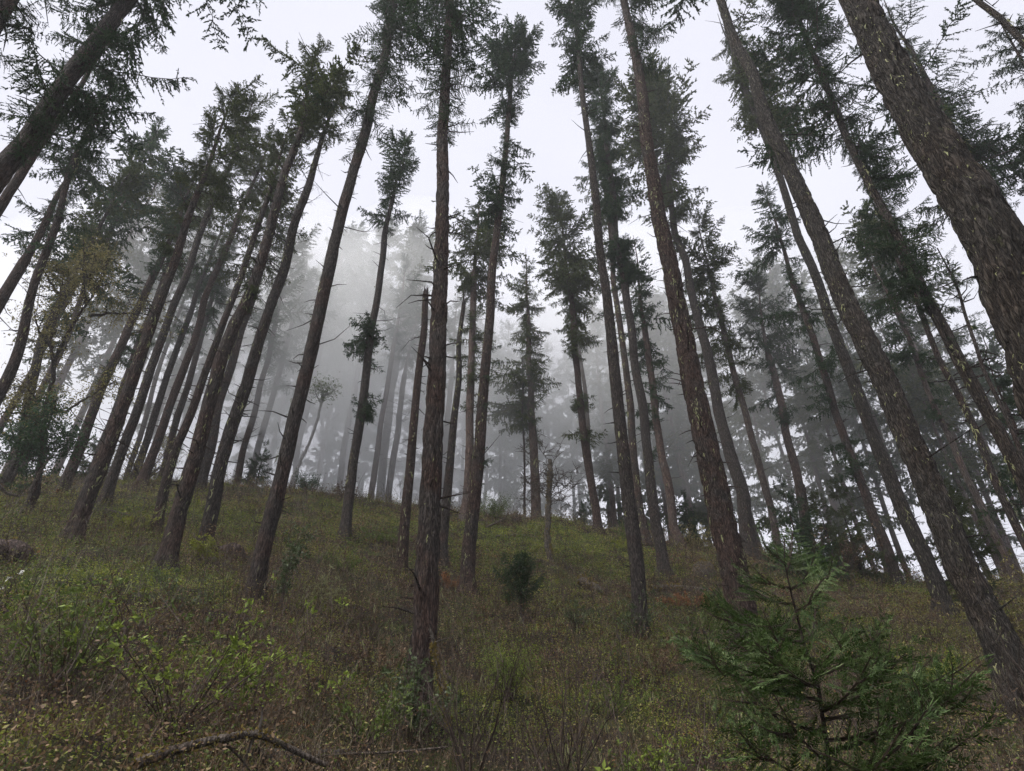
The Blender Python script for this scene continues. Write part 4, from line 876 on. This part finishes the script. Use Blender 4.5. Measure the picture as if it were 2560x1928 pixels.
for (a, b, dr) in br:
    p = wpt(*a, rs); q = wpt(*b, rs + dr * 1.3); d = q - p; L = np.linalg.norm(d)
    az = math.atan2(d[1], d[0]); el = math.asin(d[2] / L)
    t_, m_ = place(FT, p[None], np.array([az]), np.array([el]), np.array([L * 1.12]), g, roll=.5, fat=1.0 / max(L / 2.2, .12) ** .5 * .72); Ts.append(t_); Ms.append(m_)
    for k in range(int(1 + L * 2.4)):
        f = g.uniform(.2, .9); pp = p + d * f + [0, 0, L * (-.06 * f + .2 * f * f)]; aa = az + g.choice([-1, 1]) * g.uniform(.35, .8); ee = el + g.uniform(-.25, .45); l_ = L * (1 - f) * .6 + .16
        t_, m_ = place(FT, pp[None], np.array([aa]), np.array([ee]), np.array([l_]), g, roll=.6, fat=1.0 / max(l_ / 2.2, .1) ** .5 * .72); Ts.append(t_); Ms.append(m_)
G.build('trunk', [M['bark']], ce, ce.location)
G = Geo(); G.tris(np.concatenate(Ts), np.concatenate(Ms)); G.build('crown', [M['needles_cedar'], M['twig']], ce, ce.location, smooth=False)

# logs, sticks, rock, stump
def stick(label, pts, rad, seed, name='fallen_branch', m='deadwood', moss=0, r=None, lift=.06, arch=0, k=8, cat='branch', twigs=0, dr=0):
    g = np.random.default_rng(300 + seed); P = []
    for i, (a, b) in enumerate(pts):
        if r is None: x, y, q = hit(a, b); P.append([x, y, float(height(x, y)) + lift])
        else: P.append(wpt(a, b, r + dr * i))
    P = np.array(P); n = 8 * (len(P) - 1) + 1; t = np.linspace(0, len(P) - 1, n); Q = np.stack([np.interp(t, np.arange(len(P)), P[:, q]) for q in range(3)], 1)
    for _ in range(3): Q[1:-1] = (Q[:-2] + 2 * Q[1:-1] + Q[2:]) / 4
    rr_ = np.linspace(rad, rad * .55, n); G = Geo(); G.tube(Q, rr_, k, 0, .35, seed)
    for q in range(twigs):
        i = g.integers(1, n - 1); d = unit(g.normal(0, 1, 3) + [0, 0, .4]) * g.uniform(3, 10) * rad; G.tube([Q[i], Q[i] + d * .6, Q[i] + d + [0, 0, -.02]], [rad * .35, rad * .25, rad * .1], 4)
    o = G.build(name, [M[m]], None, Q[0]); tag(o, label, cat)
    if moss:
        ti = g.integers(0, int(n * .75), moss); pp = Q[ti] + unit(g.normal(0, 1, (moss, 3))) * rr_[ti][:, None] * 1.05 + g.normal(0, .01, (moss, 3)); G = Geo(); G.tris(leaf_tris(g, pp, rad * .9)); c = G.build('moss_sleeve', [M['moss']], None, Q[0], smooth=False); c.parent = o; c.location = (0, 0, 0); tag(c, kind='stuff')
    return o
stick('mossy arched fallen branch with bare pale right half, bottom left', [(338, 1912), (407, 1885), (509, 1856), (623, 1834), (672, 1844), (753, 1885), (814, 1912)], 0.032, 1, moss=500, r=4.9, dr=.06, m='deadwood', twigs=8)
stick('furry orange moss covered stick standing by the central trunk', [(1122, 1810), (1110, 1730), (1095, 1680), (1083, 1630), (1084, 1600), (1074, 1570)], .032, 2, name='mossy_stick', moss=1600, r=8.3, twigs=3)
stick('short dark log lying left of the big knotty trunk', [(1456, 1470), (1517, 1496)], .17, 3, name='fallen_log', moss=200, lift=.2, cat='log', k=12)
stick('dark log lying between the dark straight trunk and the big knotty trunk', [(1625, 1486), (1680, 1480), (1735, 1484)], .13, 4, name='fallen_log', moss=300, lift=.16, cat='log', k=12)
stick('curved dead branch on the ridge left of the mossy dead tree', [(1215, 1318), (1240, 1308), (1262, 1296), (1270, 1282)], .05, 5, r=27, twigs=4)
stick('forked dead branch on moss right of the twin trunks foot', [(262, 1283), (326, 1300), (356, 1280)], .035, 6, twigs=6, lift=.12)
stick('curved dark root branch at the left frame edge below the ridge', [(-10, 1208), (20, 1236), (50, 1240)], .06, 7, r=24, twigs=3)
stick('pinkish broken wood splinter at the foot of the mossy stick', [(1112, 1690), (1128, 1712)], .045, 8, name='wood_splinter', lift=.06, cat='splinter')
stick('rotten grey log lying at the bottom edge left of centre', [(640, 1906), (760, 1904), (870, 1892)], .07, 9, name='fallen_log', lift=.02, cat='log', k=12, twigs=2)
stick('thin dead branch crossing the bottom edge near centre', [(700, 1900), (860, 1886), (1000, 1880), (1120, 1868)], .015, 10, r=6.8, twigs=8)
stick('half buried log on the slope right of the cedar sapling', [(2130, 1497), (2210, 1490)], .07, 11, name='fallen_log', lift=.03, cat='log', k=12)
stick('dark log on the slope under the mossy stump', [(1720, 1475), (1790, 1480)], .1, 12, name='fallen_log', lift=.03, cat='log', k=12)
stick('dead branch slanting beside the foot of the reddish leaning trunk', [(478, 1352), (490, 1390), (505, 1425)], .03, 13, twigs=5, lift=.2)
stick('fallen pole on the slope behind the small dark sapling', [(1240, 1345), (1290, 1340), (1350, 1347)], .05, 14, twigs=4)
def lump(label, px, py, sx, sz, seed, name, m, cat, moss=0):
    g = np.random.default_rng(seed); x, y, r = hit(px, py); c = np.array([x, y, float(height(x, y))]); n1, n2 = 20, 32
    th = np.linspace(0, math.pi, n1)[:, None]; ph_ = np.linspace(0, 2 * math.pi, n2, endpoint=False)[None, :]
    d = np.stack([np.sin(th) * np.cos(ph_), np.sin(th) * np.sin(ph_), np.cos(th) * np.ones_like(ph_)], -1)
    k = .75 + .5 * fbm(d[..., 0] * 1.6 + 5 + d[..., 2], d[..., 1] * 1.6 + 9 + d[..., 2] * .7, seed, 3)
    V = (d * k[..., None] * [sx, sx * .8, sz]).reshape(-1, 3); i = np.arange(n1 - 1)[:, None]; j = np.arange(n2)[None, :]
    Q = np.stack([i * n2 + j, (i + 1) * n2 + j, (i + 1) * n2 + (j + 1) % n2, i * n2 + (j + 1) % n2], -1).reshape(-1, 4)
    o = bpy.data.objects.new(name, mesh_from(name, V, None, Q, mats=[M[m]], smooth=True)); C.objects.link(o); o.location = c + [0, 0, sz * .25]; tag(o, label, cat)
    if moss:
        ii = g.integers(0, len(V) // 2, moss); pp = V[ii] * 1.02 + g.normal(0, .02, (moss, 3)); G = Geo(); G.tris(leaf_tris(g, pp, .06)); c_ = G.build('moss_cap', [M['moss']], None, (0, 0, 0), smooth=False); c_.parent = o; tag(c_, kind='stuff')
    return o
M['rock'] = bark_mat('rock', (.025, .018, .016), (.075, .055, .05), (.16, .12, .11), (1, .95, .9), .4, .4)
lump('brown rounded rock on the slope left of the reddish leaning trunk', 578, 1398, .34, .3, 5, 'rock', 'rock', 'rock', 120)
lump('dark mossy stump with orange moss cap left of the big knotty trunk', 1762, 1440, .42, .45, 7, 'tree_stump', 'deadwood', 'stump', 900)
lump('small dark boulder at left frame edge above the corner shrubs', 15, 1395, .4, .25, 9, 'rock', 'rock', 'rock', 60)

# ---------------------------------------------------------------- haze
V = np.array([[-190, -190, -40], [190, -190, -40], [190, 190, -40], [-190, 190, -40], [-190, -190, 44], [190, -190, 44], [190, 190, 44], [-190, 190, 44]], float)
Q = [[0, 3, 2, 1], [4, 5, 6, 7], [0, 1, 5, 4], [1, 2, 6, 5], [2, 3, 7, 6], [3, 0, 4, 7]]
hm_ = bpy.data.materials.new('haze'); hm_.use_nodes = True; n = hm_.node_tree.nodes; n.clear()
ou = n.new('ShaderNodeOutputMaterial'); vo = n.new('ShaderNodeVolumePrincipled'); vo.inputs['Color'].default_value = (.9, .92, .95, 1)
vo.inputs['Density'].default_value = HAZE; vo.inputs['Anisotropy'].default_value = .3
hm_.node_tree.links.new(vo.outputs[0], ou.inputs['Volume'])
o = bpy.data.objects.new('haze', mesh_from('haze', V, None, Q, mats=[hm_])); C.objects.link(o); tag(o, 'thin grey mist among the trees', None, None, 'stuff')

def mist(label, px, py, r_, sx, sy, sz, dens):
    c = wpt(px, py, r_); n1, n2 = 18, 28; th = np.linspace(0.001, math.pi - .001, n1)[:, None]; ph_ = np.linspace(0, 2 * math.pi, n2, endpoint=False)[None, :]
    d = np.stack([np.sin(th) * np.cos(ph_), np.sin(th) * np.sin(ph_), np.cos(th) * np.ones_like(ph_)], -1)
    k = .8 + .4 * fbm(d[..., 0] * 1.3 + 5, d[..., 1] * 1.3 + d[..., 2] + 9, 61, 2)
    V = (d * k[..., None] * [sx, sy, sz]).reshape(-1, 3); i = np.arange(n1 - 1)[:, None]; j = np.arange(n2)[None, :]
    Q = np.stack([i * n2 + j, (i + 1) * n2 + j, (i + 1) * n2 + (j + 1) % n2, i * n2 + (j + 1) % n2], -1).reshape(-1, 4)
    T = np.array([[k_ + (k_ * 0), (k_ + 1) % n2, 0] for k_ in range(1, n2 - 1)]); T2 = np.array([[(n1 - 1) * n2, (n1 - 1) * n2 + (k_ + 1) % n2, (n1 - 1) * n2 + k_] for k_ in range(1, n2 - 1)])
    m = bpy.data.materials.new('mist'); m.use_nodes = True; n = m.node_tree.nodes; n.clear(); ou = n.new('ShaderNodeOutputMaterial'); vo = n.new('ShaderNodeVolumePrincipled')
    vo.inputs['Color'].default_value = (.98, .985, .99, 1); vo.inputs['Density'].default_value = dens; vo.inputs['Anisotropy'].default_value = .2; m.node_tree.links.new(vo.outputs[0], ou.inputs['Volume'])
    o = bpy.data.objects.new('haze', mesh_from('haze', V, T, None, mats=[m]) if False else mesh_from('haze', V, np.vstack([T, T2]), Q, mats=[m])); C.objects.link(o); o.location = c; tag(o, label, None, None, 'stuff')
for lb, a in [('thick pale mist bank low behind the tall reddish leaning trunk', (860, 960, 41, 12, 8, 14, .045)), ('pale mist glowing on the ridge behind the central trunk and flat crowned tree', (1160, 1080, 43, 11, 7, 10, .042)), ('pale mist patch high left of the central trunk', (1010, 700, 44, 7, 6, 9, .04)),
              ('mist wisp behind the upper half of the reddish leaning trunk', (760, 820, 36, 6, 5, 9, .035)), ('soft mist behind the thick misty ridge fir', (1280, 1000, 48, 14, 8, 12, .034)),
              ('soft mist behind the dark straight trunk', (1560, 820, 48, 14, 8, 13, .022)), ('mist between the big knotty trunk and the layered conifer', (1850, 900, 44, 16, 9, 14, .018)),
              ('thin mist behind the twin leaning trunks', (430, 850, 43, 17, 9, 13, .035)), ('thin mist behind the scaly foreground trunk', (2300, 950, 42, 12, 8, 13, .012))]:
    mist(lb, *a)
